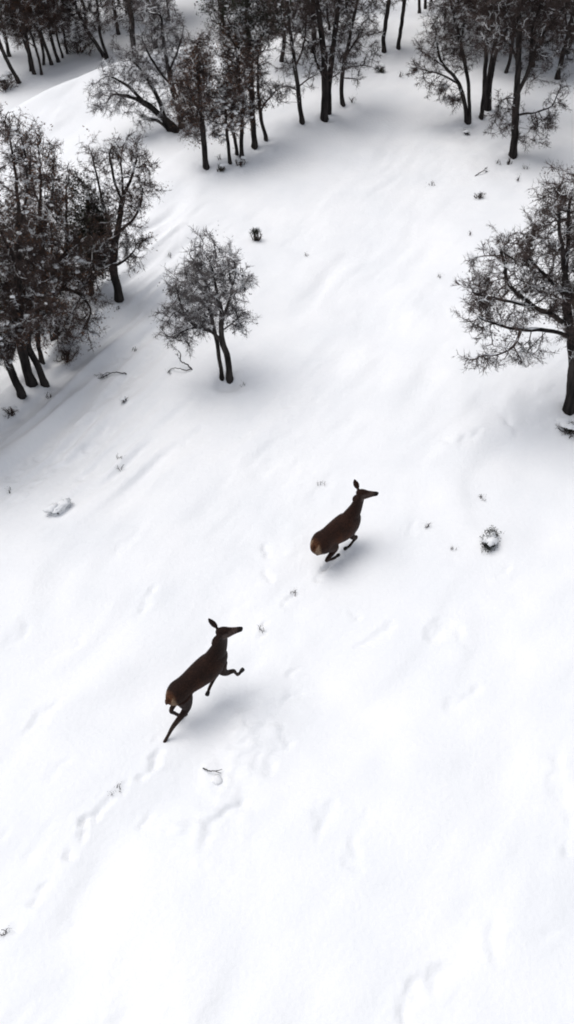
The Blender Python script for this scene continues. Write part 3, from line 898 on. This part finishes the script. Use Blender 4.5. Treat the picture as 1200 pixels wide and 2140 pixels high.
# --- wood beyond the crest
G = 'trees in the wood beyond the snow crest'
WL = ['stoutest leaning trunk of the row of trees beyond the snow crest', 'thin leaning trunk pressed against the stoutest one of the row beyond the crest',
      'thin trunk standing forward of the row beyond the snow crest', 'dark curved trunk midway along the row beyond the snow crest', 'dark trunk next to the thin pair ending the row beyond the crest',
      'first of the thin pair of trunks ending the row beyond the crest', 'last thin trunk ending the row of trees beyond the crest', 'shaded trunk set back behind the row beyond the snow crest']
wood = []
for k, (px, py, H, R, ln) in enumerate([(72, 155, 4.6, .06, -.12), (65, 149, 4.4, .045, -.12), (87, 156, 4.2, .045, -.05), (108, 135, 4.8, .06, -.08), (124, 129, 4.6, .06, -.08), (133, 121, 4.3, .04, -.08), (141, 113, 4.5, .04, -.06), (92, 136, 4.6, .05, -.05)]):
    wood.append(auto_tree('oak_tree', WL[k], (px, py), H, R, 50 + k, lean=(ln, 0), width=1.1, low=.24, group=G, leaf='grey' if k % 2 else 'brown', leafn=.95, snow=.35, dens=36))
auto_tree('oak_tree', 'stubby leaning oak with a broken foot at the wood edge beyond the snow crest', (42, 173), 3.2, .07, 60, lean=(-.3, .0), width=.9, low=.35, leaf='grey', leafn=.5, snow=.4)
photo_tree('oak_tree', 'twin trunks leaning left together at the foot of the wood beyond the snow crest', (222, 123), [.07, .055],
    [([(221, 123, 0), (210, 105, 0), (195, 82, 0), (180, 62, 0), (165, 30, .1), (150, -10, .2)], True),
     ([(225, 118, .1), (216, 95, .1), (208, 70, .2), (205, 30, .3), (200, -20, .3)], True)],
    [(160, 40, .1, 40, 40, .7), (200, 10, .3, 45, 50, .8), (150, -20, .2, 60, 40, .8), (175, 85, -.2, 26, 18, .4)],
    61, dens=46, leaf='grey', leafn=.4, snow=.5, spr=1.1, kill=.2)
wood.append(auto_tree('oak_tree', 'dark crowded oak half hidden behind the old leaning oak', (285, 128), 5.0, .085, 62, lean=(-.05, 0), width=1.3, low=.16, leaf='grey', leafn=.95, snow=.4))
wood.append(auto_tree('oak_tree', 'dark upright oak directly behind the upright limbs of the old leaning oak', (325, 100), 5.0, .08, 63, width=1.2, low=.16, leaf='grey', leafn=.95, snow=.4))
wood.append(auto_tree('oak_tree', 'shaded oak behind the gap between pine and slender oak', (588, 128), 4.8, .06, 64, width=1.2, low=.18, leaf='brown', leafn=.95, snow=.4))
wood.append(auto_tree('oak_tree', 'shaded oak behind the stout black trunk', (655, 110), 4.8, .07, 65, width=1.3, low=.18, leaf='grey', leafn=.95, snow=.4))
for k, (px, py) in enumerate([(876, 27), (890, 19), (902, 13)]):
    auto_tree('oak_tree', 'far thin trunk at the end of the snow path through the wood', (px, py), 4.5, .05, 66 + k, width=.9, low=.35, group='far thin trunks at the end of the snow path', leaf='grey', leafn=.5, snow=.3, dens=30)
# the wood goes on up the hill and round the sides
rg0 = np.random.default_rng(99)
CL, CG = 'grey brown oak crowded in the wood behind the nearer trees', 'oaks of the wood behind the nearer trees'
for k, (px, py) in enumerate([(248, 72), (300, 48), (352, 42), (470, 60), (618, 58), (690, 62), (962, 118), (1058, 152), (1112, 138), (1165, 165), (1000, 62), (1090, 50), (20, 118), (265, 30), (520, 28), (580, 30), (650, 25), (725, 22), (930, 62), (1040, 95), (1130, 100), (1185, 110), (985, 25), (110, 70), (30, 60), (180, 52), (1150, 60)]):
    src = wood[k % len(wood)]
    b = at(px, py)
    copy_tree(src, b, rg0.uniform(-.7, .7), rg0.uniform(.9, 1.2), CL, CG)
ED, EG = 'oak of the wood out of view round the edge of the clearing', 'oaks round the edge of the clearing'
for k, (px, py) in enumerate([(-75, 905), (-160, 860), (-130, 985), (-250, 930), (-150, 720), (-230, 600), (1330, 640), (1400, 420), (1300, 330)]):  # oaks by the left bank are out of view, added to shade it
    b = at(px, py)
    copy_tree(wood[k % len(wood)], b, rg0.uniform(-.7, .7), rg0.uniform(.95, 1.2), ED, EG)
for k, (x, y) in enumerate([(-9, 38), (-6, 40), (-12.5, 35), (-3.0, 41), (1.5, 42), (5, 44), (9, 43), (13, 40)]):
    x += rg0.uniform(-.5, .5); y += rg0.uniform(-.5, .5)
    copy_tree(wood[(k * 3) % len(wood)], (x, y, gz(x, y)), rg0.uniform(-.6, .6), rg0.uniform(1.0, 1.35), ED, EG)

# ------------------------------------------------------------------ deer
def loft(mb, rings, k=18):
    """rings: (centre, side half width, other half width, tangent or None); side axis stays near the body's y"""
    C = np.array([r[0] for r in rings], float)
    tg = np.gradient(C, axis=0); tg /= np.linalg.norm(tg, axis=1)[:, None] + 1e-9
    v = []
    for i, r in enumerate(rings):
        side = np.asarray(r[3], float) if len(r) > 3 and r[3] is not None else np.array([0, 1.0, 0])
        side = side - tg[i] * (side @ tg[i]); side /= np.linalg.norm(side) + 1e-9
        up = np.cross(tg[i], side)
        th = np.arange(k) * 2 * math.pi / k
        v.append(C[i] + np.cos(th)[:, None] * side * r[1] + np.sin(th)[:, None] * up * r[2])
    n = len(rings)
    v = np.concatenate(v + [C[:1], C[-1:]])
    f = []
    for i in range(n - 1):
        for j in range(k):
            a, b, c, d = i * k + j, i * k + (j + 1) % k, (i + 1) * k + (j + 1) % k, (i + 1) * k + j
            f += [(a, b, c), (a, c, d)]
    q = n * k
    for j in range(k):
        f += [(q, (j + 1) % k, j), (q + 1, (n - 1) * k + j, (n - 1) * k + (j + 1) % k)]
    mb.add(v, np.array(f))

def spline(keys, n):
    """Catmull-Rom through rows of numbers"""
    K = np.array(keys, float); m = len(K)
    t = np.linspace(0, m - 1, n); out = []
    for x in t:
        i = min(int(x), m - 2); u = x - i
        p0, p1, p2, p3 = K[max(i - 1, 0)], K[i], K[i + 1], K[min(i + 2, m - 1)]
        out.append(.5 * (2 * p1 + (p2 - p0) * u + (2 * p0 - 5 * p1 + 4 * p2 - p3) * u * u + (3 * p1 - p0 - 3 * p2 + p3) * u ** 3))
    return np.array(out)

def rotz(a): return np.array([[math.cos(a), -math.sin(a), 0], [math.sin(a), math.cos(a), 0], [0, 0, 1]])
def roty(a): return np.array([[math.cos(a), 0, math.sin(a)], [0, 1, 0], [-math.sin(a), 0, math.cos(a)]])
def rotx(a): return np.array([[1, 0, 0], [0, math.cos(a), -math.sin(a)], [0, math.sin(a), math.cos(a)]])

def deer(label, foot_px, heading, pitch, lift, legs, neck, head_yaw, head_pitch, head_roll, scale, ears, girth, tint=(1, 1, 1)):
    """local frame: x forward, y left, z up. legs: four joint lists; neck: centre points from chest to poll"""
    mb = MB()
    body = [(-.645, 0, .99, .03, .04), (-.62, 0, .975, .085, .10), (-.55, 0, .955, .145, .175), (-.42, 0, .945, .182, .220), (-.25, 0, .945, .164, .198), (-.05, 0, .915, .188, .226),
            (.15, 0, .885, .204, .252), (.32, 0, .885, .185, .255), (.45, 0, .93, .145, .215), (.54, 0, .97, .095, .145), (.58, 0, .99, .04, .06)]
    b = spline(body, 30)
    loft(mb, [((r[0], r[1], r[2] - .5 * (girth - 1) * r[4]), r[3] * girth, r[4] * girth) for r in b], 24)
    nk = spline(neck, 16)
    loft(mb, [((r[0], r[1], r[2]), r[3] * girth ** .5, r[4] * girth ** .5) for r in nk], 18)
    # head
    poll = np.array(neck[-1][:3])
    HR = rotz(head_yaw) @ roty(head_pitch) @ rotx(head_roll)
    hk = [(-.08, 0, -.01, .035, .045), (-.055, 0, -.008, .070, .090), (.0, 0, -.014, .084, .112), (.06, 0, -.022, .080, .108), (.12, 0, -.026, .064, .086), (.18, 0, -.025, .050, .066), (.24, 0, -.024, .042, .052), (.285, 0, -.025, .038, .045), (.31, 0, -.026, .022, .026)]
    hs = spline(hk, 22) * 1.07
    loft(mb, [(poll + HR @ np.array(r[:3]), r[3], r[4], HR @ np.array([0, 1.0, 0])) for r in hs], 18)
    # ears
    for s, (dx, dy, dz) in zip((1, -1), ears):
        d = HR @ np.array([dx, dy, dz]); d /= np.linalg.norm(d)
        o = poll + HR @ np.array([-.045, s * .050, .055])
        hx = HR @ np.array([.9, -.35 * s, 0]); wide = hx - d * (hx @ d); wide /= np.linalg.norm(wide)
        loft(mb, [(o + d * t * .235, w, th, wide) for t, w, th in ((-.08, .018, .018), (.08, .024, .018), (.25, .055, .014), (.5, .068, .012), (.75, .054, .011), (.92, .028, .010), (1.0, .007, .007))], 12)
    # tail
    loft(mb, [((-.62, 0, 1.05), .022, .02), ((-.665, 0, 1.02), .026, .02), ((-.685, 0, .95), .022, .018), ((-.69, 0, .90), .008, .008)], 10)
    hoofs = []
    hind_r = [(.12, .17), (.095, .135), (.060, .080), (.037, .046), (.028, .031), (.030, .033), (.026, .029)]
    fore_r = [(.085, .12), (.065, .085), (.047, .056), (.036, .040), (.027, .029), (.029, .031), (.025, .027)]
    for q, L in enumerate(legs):
        rr = hind_r if q < 2 else fore_r
        if q < 2:   # hip, stifle, hock, fetlock, toe
            hip, stf, hock, fet, toe = [np.array(p, float) for p in L]
            C = [hip, .5 * (hip + stf), stf * .85 + hock * .15, hock * .92 + stf * .08, .5 * (hock + fet), fet, toe]
        else:       # shoulder, elbow, knee, fetlock, toe
            sh, el, kn, fet, toe = [np.array(p, float) for p in L]
            C = [sh, .35 * sh + .65 * el, .65 * el + .35 * kn, kn, .5 * (kn + fet), fet, toe]
        K = [(*C[i], rr[i][0], rr[i][1]) for i in range(7)]
        s = spline(K, 30)
        loft(mb, [((r[0], r[1], r[2]), max(r[3], .019), max(r[4], .019)) for r in s], 12)
        hoofs.append((np.array(C[6]), np.array(C[6]) - np.array(C[5])))
    R = rotz(heading) @ roty(-pitch)
    g = at(*foot_px)
    me0 = mb.mesh('deer_body', [])
    tmp = bpy.data.objects.new('tmp_body', me0); COL.objects.link(tmp)
    md = tmp.modifiers.new('r', 'REMESH'); md.mode = 'VOXEL'; md.voxel_size = .0095; md.use_smooth_shade = True
    ms = tmp.modifiers.new('s', 'SMOOTH'); ms.factor = .5; ms.iterations = 7
    dg = bpy.context.evaluated_depsgraph_get(); dg.update()
    me = bpy.data.meshes.new_from_object(tmp.evaluated_get(dg))
    bpy.data.objects.remove(tmp)
    v = np.empty(len(me.vertices) * 3, np.float32); me.vertices.foreach_get('co', v); v = v.reshape(-1, 3).astype(float)
    nrm = np.empty(len(me.vertices) * 3, np.float32); me.vertices.foreach_get('normal', nrm); nrm = nrm.reshape(-1, 3)
    # coat markings
    dark = np.array([.0125, .0060, .0043]); warm = np.array([.048, .018, .008]); cream = np.array([.17, .115, .075]); rust = np.array([.060, .024, .011]); grey = np.array([.050, .034, .029]); black = np.array([.009, .006, .005])
    dark = dark * np.array(tint); warm = warm * np.array(tint)
    n = len(v)
    col = np.tile(dark, (n, 1))
    def blend(c, w): 
        w = np.clip(w, 0, 1)[:, None]
        col[:] = col * (1 - w) + c * w
    n3 = vnoise(v[:, 0] * 9 + 5, v[:, 1] * 9 + v[:, 2] * 7, 41)
    blend(warm, (.35 + .35 * n3) * np.exp(-((v[:, 0] + .02) ** 2 / .20 + (v[:, 2] - .88) ** 2 / .04)))
    tr = (v[:, 2] > .60) & (v[:, 0] < -.25)
    blend(rust, tr * smooth(-.50, -.60, v[:, 0] + .02 * n3) * smooth(.14, .10, np.abs(v[:, 1])))
    blend(cream, tr * smooth(-.54, -.60, v[:, 0] + .015 * n3) * smooth(.055, .085, np.abs(v[:, 1])) * smooth(.165, .125, np.abs(v[:, 1])) * smooth(1.10, 1.05, v[:, 2]))
    blend(cream * .8, tr * smooth(-.55, -.61, v[:, 0]) * smooth(.93, .87, v[:, 2]))
    blend(cream * .5, smooth(-.55, -.92, nrm[:, 2]) * (np.abs(v[:, 0]) < .42) * smooth(.80, .70, v[:, 2]) * smooth(.13, .08, np.abs(v[:, 1])))
    low = smooth(.62, .45, v[:, 2]); blend(np.array([.030, .019, .014]), low * .8)
    hp = (v - poll) @ HR                      # head coordinates
    inh = (np.abs(hp[:, 1]) < .10) & (hp[:, 0] > -.06) & (hp[:, 0] < .36) & (hp[:, 2] < .10) & (hp[:, 2] > -.14)
    blend(grey, inh * smooth(-.03, .03, hp[:, 0]) * smooth(.065, .02, hp[:, 2]))
    blend(cream * .55, inh * smooth(.02, .06, hp[:, 0]) * smooth(-.045, -.08, hp[:, 2]) * smooth(.24, .16, hp[:, 0]))
    blend(black, inh * smooth(.22, .28, hp[:, 0]))
    at_ = me.color_attributes.new('coat', 'FLOAT_COLOR', 'POINT')
    at_.data.foreach_set('color', np.hstack([col, np.ones((n, 1))]).astype(np.float32).ravel())
    # world pose, the frame's origin on the snow under the deer
    def tow(p): return (np.asarray(p, float) * scale) @ R.T + np.array([0, 0, lift])
    low_z = min((np.asarray(v) * scale @ R.T)[:, 2].min(), 9)
    lift = lift - low_z - .06            # the lowest hoof sinks a little into the snow
    w = tow(v)
    me.vertices.foreach_set('co', w.astype(np.float32).ravel()); me.update()
    me.materials.clear(); me.materials.append(M['coat'])
    me.name = 'body'
    root = thing('deer', label, 'deer', g, 'deer running over the snow')
    bo = link('body', me, root)
    for s in (1, -1):
        e = MB(); c = poll + HR @ np.array([.062, s * .062, .022])
        import bmesh
        bm = bmesh.new(); bmesh.ops.create_icosphere(bm, subdivisions=2, radius=.019)
        vv = np.array([p.co[:] for p in bm.verts]) + c; ff = np.array([[q.index for q in p.verts] for p in bm.faces]); bm.free()
        e.add(tow(vv), ff)
        link('eye', e.mesh('eye', M['eye']), bo)
    nb = MB()
    tipk = [(poll + HR @ np.array(p), a, h, HR @ np.array([0, 1.0, 0])) for p, a, h in (((.290, 0, -.012), .024, .018), ((.312, 0, -.014), .034, .028), ((.332, 0, -.020), .027, .022), ((.338, 0, -.025), .008, .008))]
    loft(nb, [(tow(p), a * scale, h * scale, R @ sd) for p, a, h, sd in tipk], 10)
    link('nose', nb.mesh('nose', M['nose']), bo)
    for c, d in hoofs:
        d = d / np.linalg.norm(d); hb = MB()
        loft(hb, [(tow(c + d * t), a * scale, b_ * scale, R @ np.array([0, 1.0, 0])) for t, a, b_ in ((-.02, .022, .024), (.0, .033, .036), (.05, .036, .043), (.068, .026, .032))], 10)
        link('hoof', hb.mesh('hoof', M['hoof']), root)
    zmin = w[:, 2].min()
    print('DEER', label[:20], 'lowest', round(zmin, 3), 'faces', len(me.polygons))
    return root

m = bpy.data.materials.new('coat'); m.use_nodes = True
nt = m.node_tree; bs = nt.nodes['Principled BSDF']
an = nt.nodes.new('ShaderNodeAttribute'); an.attribute_name = 'coat'
nz = nt.nodes.new('ShaderNodeTexNoise'); nz.inputs['Scale'].default_value = 46; nz.inputs['Detail'].default_value = 5
tc = nt.nodes.new('ShaderNodeTexCoord'); nt.links.new(tc.outputs['Object'], nz.inputs['Vector']); bs.inputs['Sheen Weight'].default_value = .08; bs.inputs['Sheen Roughness'].default_value = .4
mx = nt.nodes.new('ShaderNodeMix'); mx.data_type = 'RGBA'; mx.blend_type = 'MULTIPLY'; mx.inputs['Factor'].default_value = 1
rp = nt.nodes.new('ShaderNodeMapRange'); rp.inputs['From Min'].default_value = .3; rp.inputs['From Max'].default_value = .7; rp.inputs['To Min'].default_value = .5; rp.inputs['To Max'].default_value = 1.6
nt.links.new(nz.outputs['Fac'], rp.inputs['Value'])
nt.links.new(an.outputs['Color'], mx.inputs['A']); nt.links.new(rp.outputs[0], mx.inputs['B']); nt.links.new(mx.outputs['Result'], bs.inputs['Base Color'])
bs.inputs['Roughness'].default_value = .8; bs.inputs['Specular IOR Level'].default_value = .12
bp = nt.nodes.new('ShaderNodeBump'); bp.inputs['Strength'].default_value = .6; bp.inputs['Distance'].default_value = .012
nt.links.new(nz.outputs['Fac'], bp.inputs['Height']); nt.links.new(bp.outputs[0], bs.inputs['Normal'])
M['coat'] = m

rad = math.radians
NECK = [(.30, 0, .95, .14, .22), (.43, 0, 1.05, .125, .195), (.525, -.01, 1.19, .098, .15), (.57, -.03, 1.34, .082, .12), (.59, -.05, 1.47, .075, .104), (.60, -.06, 1.55, .065, .088)]
# leg order: left hind, right hind, left fore, right fore
deer('dark brown deer at full stretch, one hind leg trailing behind it in the snow', (436, 1466), rad(45), rad(9), 0.0,
     [[(-.42, .09, .92), (-.30, .12, .64), (-.64, .11, .44), (-.54, .08, .16), (-.47, .07, .07)],
      [(-.42, -.09, .90), (-.42, -.13, .60), (-.80, -.11, .40), (-1.04, -.10, .17), (-1.13, -.10, .08)],
      [(.40, .09, .82), (.26, .10, .58), (.38, .06, .40), (.12, .0, .33), (.04, -.02, .27)],
      [(.40, -.09, .82), (.36, -.12, .58), (.54, -.14, .44), (.60, -.15, .24), (.67, -.15, .25)]],
     NECK, rad(-36), rad(-3), 0, .92, [(-.45, .55, .85), (-.45, -.8, .05)], 1.0)
deer('reddish brown deer gathered in mid bound with all legs tucked under it', (706, 1158), rad(44), rad(4), 0.15,
     [[(-.42, .09, .92), (-.16, .12, .68), (-.47, .11, .52), (-.23, .10, .36), (-.14, .10, .33)],
      [(-.42, -.09, .90), (-.14, -.13, .66), (-.44, -.12, .48), (-.20, -.10, .32), (-.11, -.10, .31)],
      [(.40, .09, .82), (.26, .11, .60), (.40, .10, .46), (.16, .10, .40), (.08, .09, .44)],
      [(.40, -.09, .82), (.26, -.11, .58), (.42, -.12, .44), (.22, -.12, .34), (.14, -.12, .36)]],
     NECK, rad(-43), rad(-1), 0, .88, [(-.30, .50, .95), (-.45, -.8, .05)], 1.15, (1.3, 1.15, 1.05))

# ------------------------------------------------------------------ low growth and litter on the snow
def low_bush(name, label, px, py, w, h, seed, stems=12, leaves=30, leaf='grey', clumps=5, cs=.09, group=None, mound=0.0, cat='shrub', lean=.9):
    """shrub > stems, leaves, snow_cap; w, h in metres"""
    rg = np.random.default_rng(seed)
    B = at(px, py)
    root = thing(name, label, cat, B, group)
    st = MB(); lf = MB(); sn = MB()
    tipsP, tipsD = [], []
    for k in range(stems):
        an = rg.uniform(0, 6.28); rr = rg.uniform(.1, 1) * w * .5
        e = np.array([math.cos(an) * rr, math.sin(an) * rr, h * rg.uniform(.45, 1) * (1 - .4 * rr / (w * .5))])
        s = np.array([math.cos(an), math.sin(an), 0]) * rr * rg.uniform(.1, .5)
        s[2] = gz(B[0] + s[0], B[1] + s[1]) - B[2] - .04
        m = (s + e) / 2 + rg.normal(size=3) * .08 * w; m[2] = max(m[2], s[2] + .4 * (e[2] - s[2]))
        q = spline([s, m, e], 6)
        st.tube(q, np.linspace(.009, .004, 6) * (1 + .8 * rg.random()), 4)
        for t in (2, 3, 4, 5, 5):
            tipsP.append(q[t]); tipsD.append(q[t] - q[t - 1])
    P = np.array(tipsP); D = np.array(tipsD)
    hub = rg.integers(0, len(P), 5)
    F = frames(D / np.linalg.norm(D, axis=1)[:, None] + rg.normal(size=D.shape) * .5, rg)
    S = rg.uniform(.4, .8, len(P)) * min(1.0, w * .85)
    for k in range(len(P)):
        st.add(*place(SPRAYS[k % len(SPRAYS)], P[k:k + 1], F[k:k + 1], S[k:k + 1]))
    T = NEEDLES if leaf == 'evergreen' else LEAFS
    for k in range(leaves):
        i = hub[k % 5]
        lf.add(*place(T[k % len(T)], P[i:i + 1] + rg.normal(size=(1, 3)) * .06 * w, frames(rg.normal(size=(1, 3)), rg), rg.uniform(.6, 1.2, 1) * min(.8, w * 1.15)))
    for k in range(clumps):
        i = rg.integers(0, len(P)); s = cs * rg.uniform(.6, 1.3)
        A = np.diag([rg.uniform(.9, 1.5), rg.uniform(.9, 1.4), rg.uniform(.55, .8)])[None] @ rotz(rg.uniform(0, 6))[None]
        sn.add(*place(BLOBS[k % 5], P[i:i + 1] * [.9, .9, .4] + [0, 0, .65 * h + .1 * s], A, np.array([s])))
    if mound:
        sn.add(*place(BLOBS[seed % 5], np.array([[0, 0, mound * .15]]), np.diag([1.25, 1.1, .75])[None], np.array([mound])))
    root.scale = (1.2, .8, 1.0); root.rotation_euler = (0, 0, rg.uniform(-.3, .9))
    link('stems', st.mesh('stems', M['twig']), root)
    if lf.n: link('leaves', lf.mesh('leaves', M['evergreen' if leaf == 'evergreen' else 'leaf_' + leaf], False), root, kind='stuff')
    if sn.n: link('snow_cap', sn.mesh('snow_cap', M['branch_snow']), root, kind='stuff')
    return root

def fallen_branch(label, paths, r, seed, name='fallen_branch', snow=0, twigs=2):
    """paths of (px, py, height above the snow)"""
    rg = np.random.default_rng(seed)
    def wp(px, py, h):
        p = at(px, py); q = on_plane_z(px, py, p[2] + h); q[2] = gz(q[0], q[1]) + h
        return q
    W = [[wp(*p) for p in path] for path in paths]
    B = W[0][0].copy(); B[2] = gz(B[0], B[1])
    root = thing(name, label, 'branch', B)
    for i, w in enumerate(W):
        mb = MB(); q = spline(np.array(w) - B, 5 * len(w))
        rr = r * (1 if i == 0 else .7)
        mb.tube(q + rg.normal(size=q.shape) * rr * .35, np.linspace(rr, rr * .45, len(q)), 6)
        for k in range(twigs):
            j = rg.integers(len(q) // 2, len(q)); d = (q[min(j + 1, len(q) - 1)] - q[j - 1])
            mb.add(*place(SPRAYS[(k + i) % 7], q[j:j + 1], frames((d / np.linalg.norm(d))[None] + rg.normal(size=(1, 3)) * .5 + [0, 0, .3], rg), np.array([.6])))
        link('bough' if i == 0 else 'side_twig', mb.mesh('bough', M['bark']), root)
    if snow:
        sb = MB(); q = np.array(W[0][len(W[0]) // 2]) - B
        sb.add(*place(BLOBS[1], (q + [0.02, -.10, -q[2] + snow * .25])[None], np.diag([1, 1.1, 1.0])[None], np.array([snow])))
        link('snow_lump', sb.mesh('snow_lump', M['branch_snow']), root)
    return root

def weed(label, px, py, h, seed, group=None, n=4, name='weed_stalk', fat=1.0):
    rg = np.random.default_rng(seed)
    B = at(px, py)
    root = thing(name, label, 'weed', B, group)
    mb = MB(); lf = MB()
    for k in range(n):
        d = np.array([rg.normal() * .3, rg.normal() * .3, 1.0]); d /= np.linalg.norm(d)
        s = np.array([rg.normal() * .02, rg.normal() * .02, -.04])
        e = s + d * (h + .04) * rg.uniform(.6, 1); m = (s + e) / 2 + rg.normal(size=3) * .02
        mb.tube(spline([s, m, e], 5), np.linspace(.008, .004, 5) * fat, 4)
        for c in (m, e):
            lf.add(*place(LEAFS[k % 6], c[None], frames(rg.normal(size=(1, 3)), rg), np.array([rg.uniform(.28, .42) * fat])))
    link('stalk', mb.mesh('stalk', M['twig']), root)
    link('leaves', lf.mesh('leaves', M['bark'], False), root, kind='stuff')
    return root

low_bush('shrub', 'small dark shrub alone on the slope uphill of the lone two stemmed oak', 535, 503, .32, .42, 201, 14, 90, 'evergreen', 1, .035)
low_bush('shrub', 'dark green shrub ringed and topped with snow on the open slope beside the gathered deer', 1024, 1140, .46, .17, 202, 9, 130, 'evergreen', 7, .095)
low_bush('shrub', 'snow mound over a low shrub with dark leaf tips showing, below the bank', 122, 1066, .34, .12, 203, 7, 26, 'evergreen', 9, .075, mound=.13)
low_bush('shrub', 'tiny dark shrub stub with snow cap at the bottom of the shaded bank', 262, 838, .13, .12, 204, 5, 22, 'evergreen', 3, .045)
low_bush('shrub', 'dark low bush under the level limbs of the broad right oak', 1192, 905, .42, .2, 205, 14, 44, 'evergreen', 7, .08)
low_bush('shrub', 'small dark shrub under the end of the long arching bough', 797, 150, .34, .22, 206, 10, 70, 'evergreen', 1, .06)
low_bush('shrub', 'small dark shrub beneath the joined oak beside the snow path', 868, 147, .26, .18, 207, 9, 50, 'evergreen', 1, .06)
low_bush('shrub', 'dark undergrowth tuft at the foot of the slim trunks of the snowy clump', 460, 356, .26, .18, 208, 10, 45, 'evergreen', 2, .06)
low_bush('shrub', 'leafy undergrowth between the slim trunks and crossing pair of the snowy clump', 505, 345, .36, .2, 209, 10, 45, 'grey', 3, .06)
low_bush('shrub', 'sparse green tuft at the foot of the joined two stem oak', 975, 280, .26, .12, 210, 7, 16, 'evergreen', 1, .05)
low_bush('shrub', 'grey twiggy bush by the stubby leaning oak beyond the crest', 12, 187, .9, .5, 211, 24, 50, 'grey', 6, .08)
low_bush('shrub', 'pale twiggy bush between the row of trunks and the twin leaning trunks', 166, 110, 1.1, .7, 212, 26, 40, 'brown', 6, .08)
low_bush('shrub', 'shaded scrub at the foot of the left thicket beside the leafed oak', 140, 752, .55, .30, 213, 16, 60, 'brown', 0, .07)
low_bush('shrub', 'leaf littered scrub at the lowest corner of the left thicket', 22, 868, .30, .22, 214, 9, 30, 'brown', 1, .05)
low_bush('shrub', 'dark twig clump on the bare snow below the drooping bare oak', 1003, 414, .32, .14, 215, 9, 26, 'grey', 1, .05)
low_bush('shrub', 'small twig tuft right beside the foot of the drooping bare oak', 1062, 344, .22, .20, 216, 7, 16, 'grey', 0)

fallen_branch('arched dead branch with forked end sticking out of snow beside the lone oak', [[(402, 772, .0), (392, 762, .10), (378, 754, .20), (377, 738, .30), (372, 728, .36)], [(400, 771, .02), (388, 774, .05), (372, 770, .10), (358, 770, .04), (350, 780, .0)]], .017, 301)
fallen_branch('fallen looping twig lying on the shaded bank', [[(264, 780, .02), (246, 779, .06), (232, 782, .06), (214, 789, .05), (205, 790, .0)], [(232, 782, .06), (222, 779, .10), (212, 786, .04)]], .013, 302)
fallen_branch('short forked twig standing behind a round lump of snow below the stretched deer', [[(425, 1605, .02), (438, 1611, .07), (450, 1613, .09), (464, 1608, .05)], [(450, 1613, .09), (462, 1616, .04)]], .010, 303, snow=.07, twigs=0)
fallen_branch('thin bent twig lying in snow uphill of the dark twig clump', [[(993, 368, .0), (1003, 362, .05), (1012, 356, .08), (1018, 350, .02)]], .014, 304)

WG = 'dry weed stalks poking through the open snow'
for k, (lab, px, py, h, fat) in enumerate([
    ('lone dark weed tip uphill of the snow ringed shrub', 1007, 1043, .10, 1.1),
    ('small weed tip between the gathered deer and the snow ringed shrub', 945, 1149, .07, .8),
    ('upright brown stalk nearer the gathered deer than the snow ringed shrub', 893, 1102, .12, .9),
    ('tiny stalk just uphill of the gathered deer', 668, 1013, .09, .8),
    ('slanting dark stalk between the two deer', 614, 1241, .13, .9),
    ('pale stalk just ahead of the nose of the stretched deer', 548, 1318, .11, .8),
    ('upper of two weed tips on the lower left bank', 250, 957, .09, .9),
    ('lower of two weed tips on the lower left bank', 252, 980, .12, .8),
    ('dark stalk in the track behind the stretched deer', 246, 1654, .14, 1.0),
    ('short dark stalk far down the track behind the stretched deer', 13, 1953, .12, .9),
    ('weed tip in the hollow beside the snow mound shrub', 22, 1030, .10, 1.0),
    ('small weed tip by the foot of the lone two stemmed oak', 509, 806, .10, .8),
    ('weed tip on bright snow uphill of the broad right oak', 983, 491, .10, .9),
    ('faint weed sprig on snow left of the broad right oak limbs', 918, 580, .09, .9),
    ('tiny weed sprig on bare snow downhill of the small dark shrub', 640, 535, .10, .9),
    ('weed sprig at the shaded edge between thicket and lone oak', 356, 538, .12, .9),
    ('dark weed tip on snow beside the twig clump of the drooping oak', 1082, 377, .14, 1.2),
    ('weed tip close to the foot of the drooping bare oak', 1039, 342, .14, 1.2),
    ('second weed tip close to the foot of the drooping bare oak', 1100, 354, .14, 1.2),
    ('weed sprig on snow left of the dark twig clump', 902, 388, .14, 1.1),
    ('weed tip by the foot of the forked oak of the left thicket', 249, 646, .12, 1.0),
    ('dark weed on the shaded snow below the thicket trunks', 104, 832, .14, 1.1),
    ('weed on the shaded bank above the looping twig', 279, 733, .14, 1.0),
    ('pair of bent weed tips under the thicket corner', 20, 880, .14, 1.1),
    ('dark weed tip beside the bent slim oak', 736, 214, .20, 1.6),
    ('weed tip in the middle of the snow path', 835, 160, .16, 1.3),
    ('weed tip in front of the slim trunk at the clump corner', 458, 333, .18, 1.3)]):
    weed(lab, px, py, h, 400 + k, WG, 4, fat=fat)
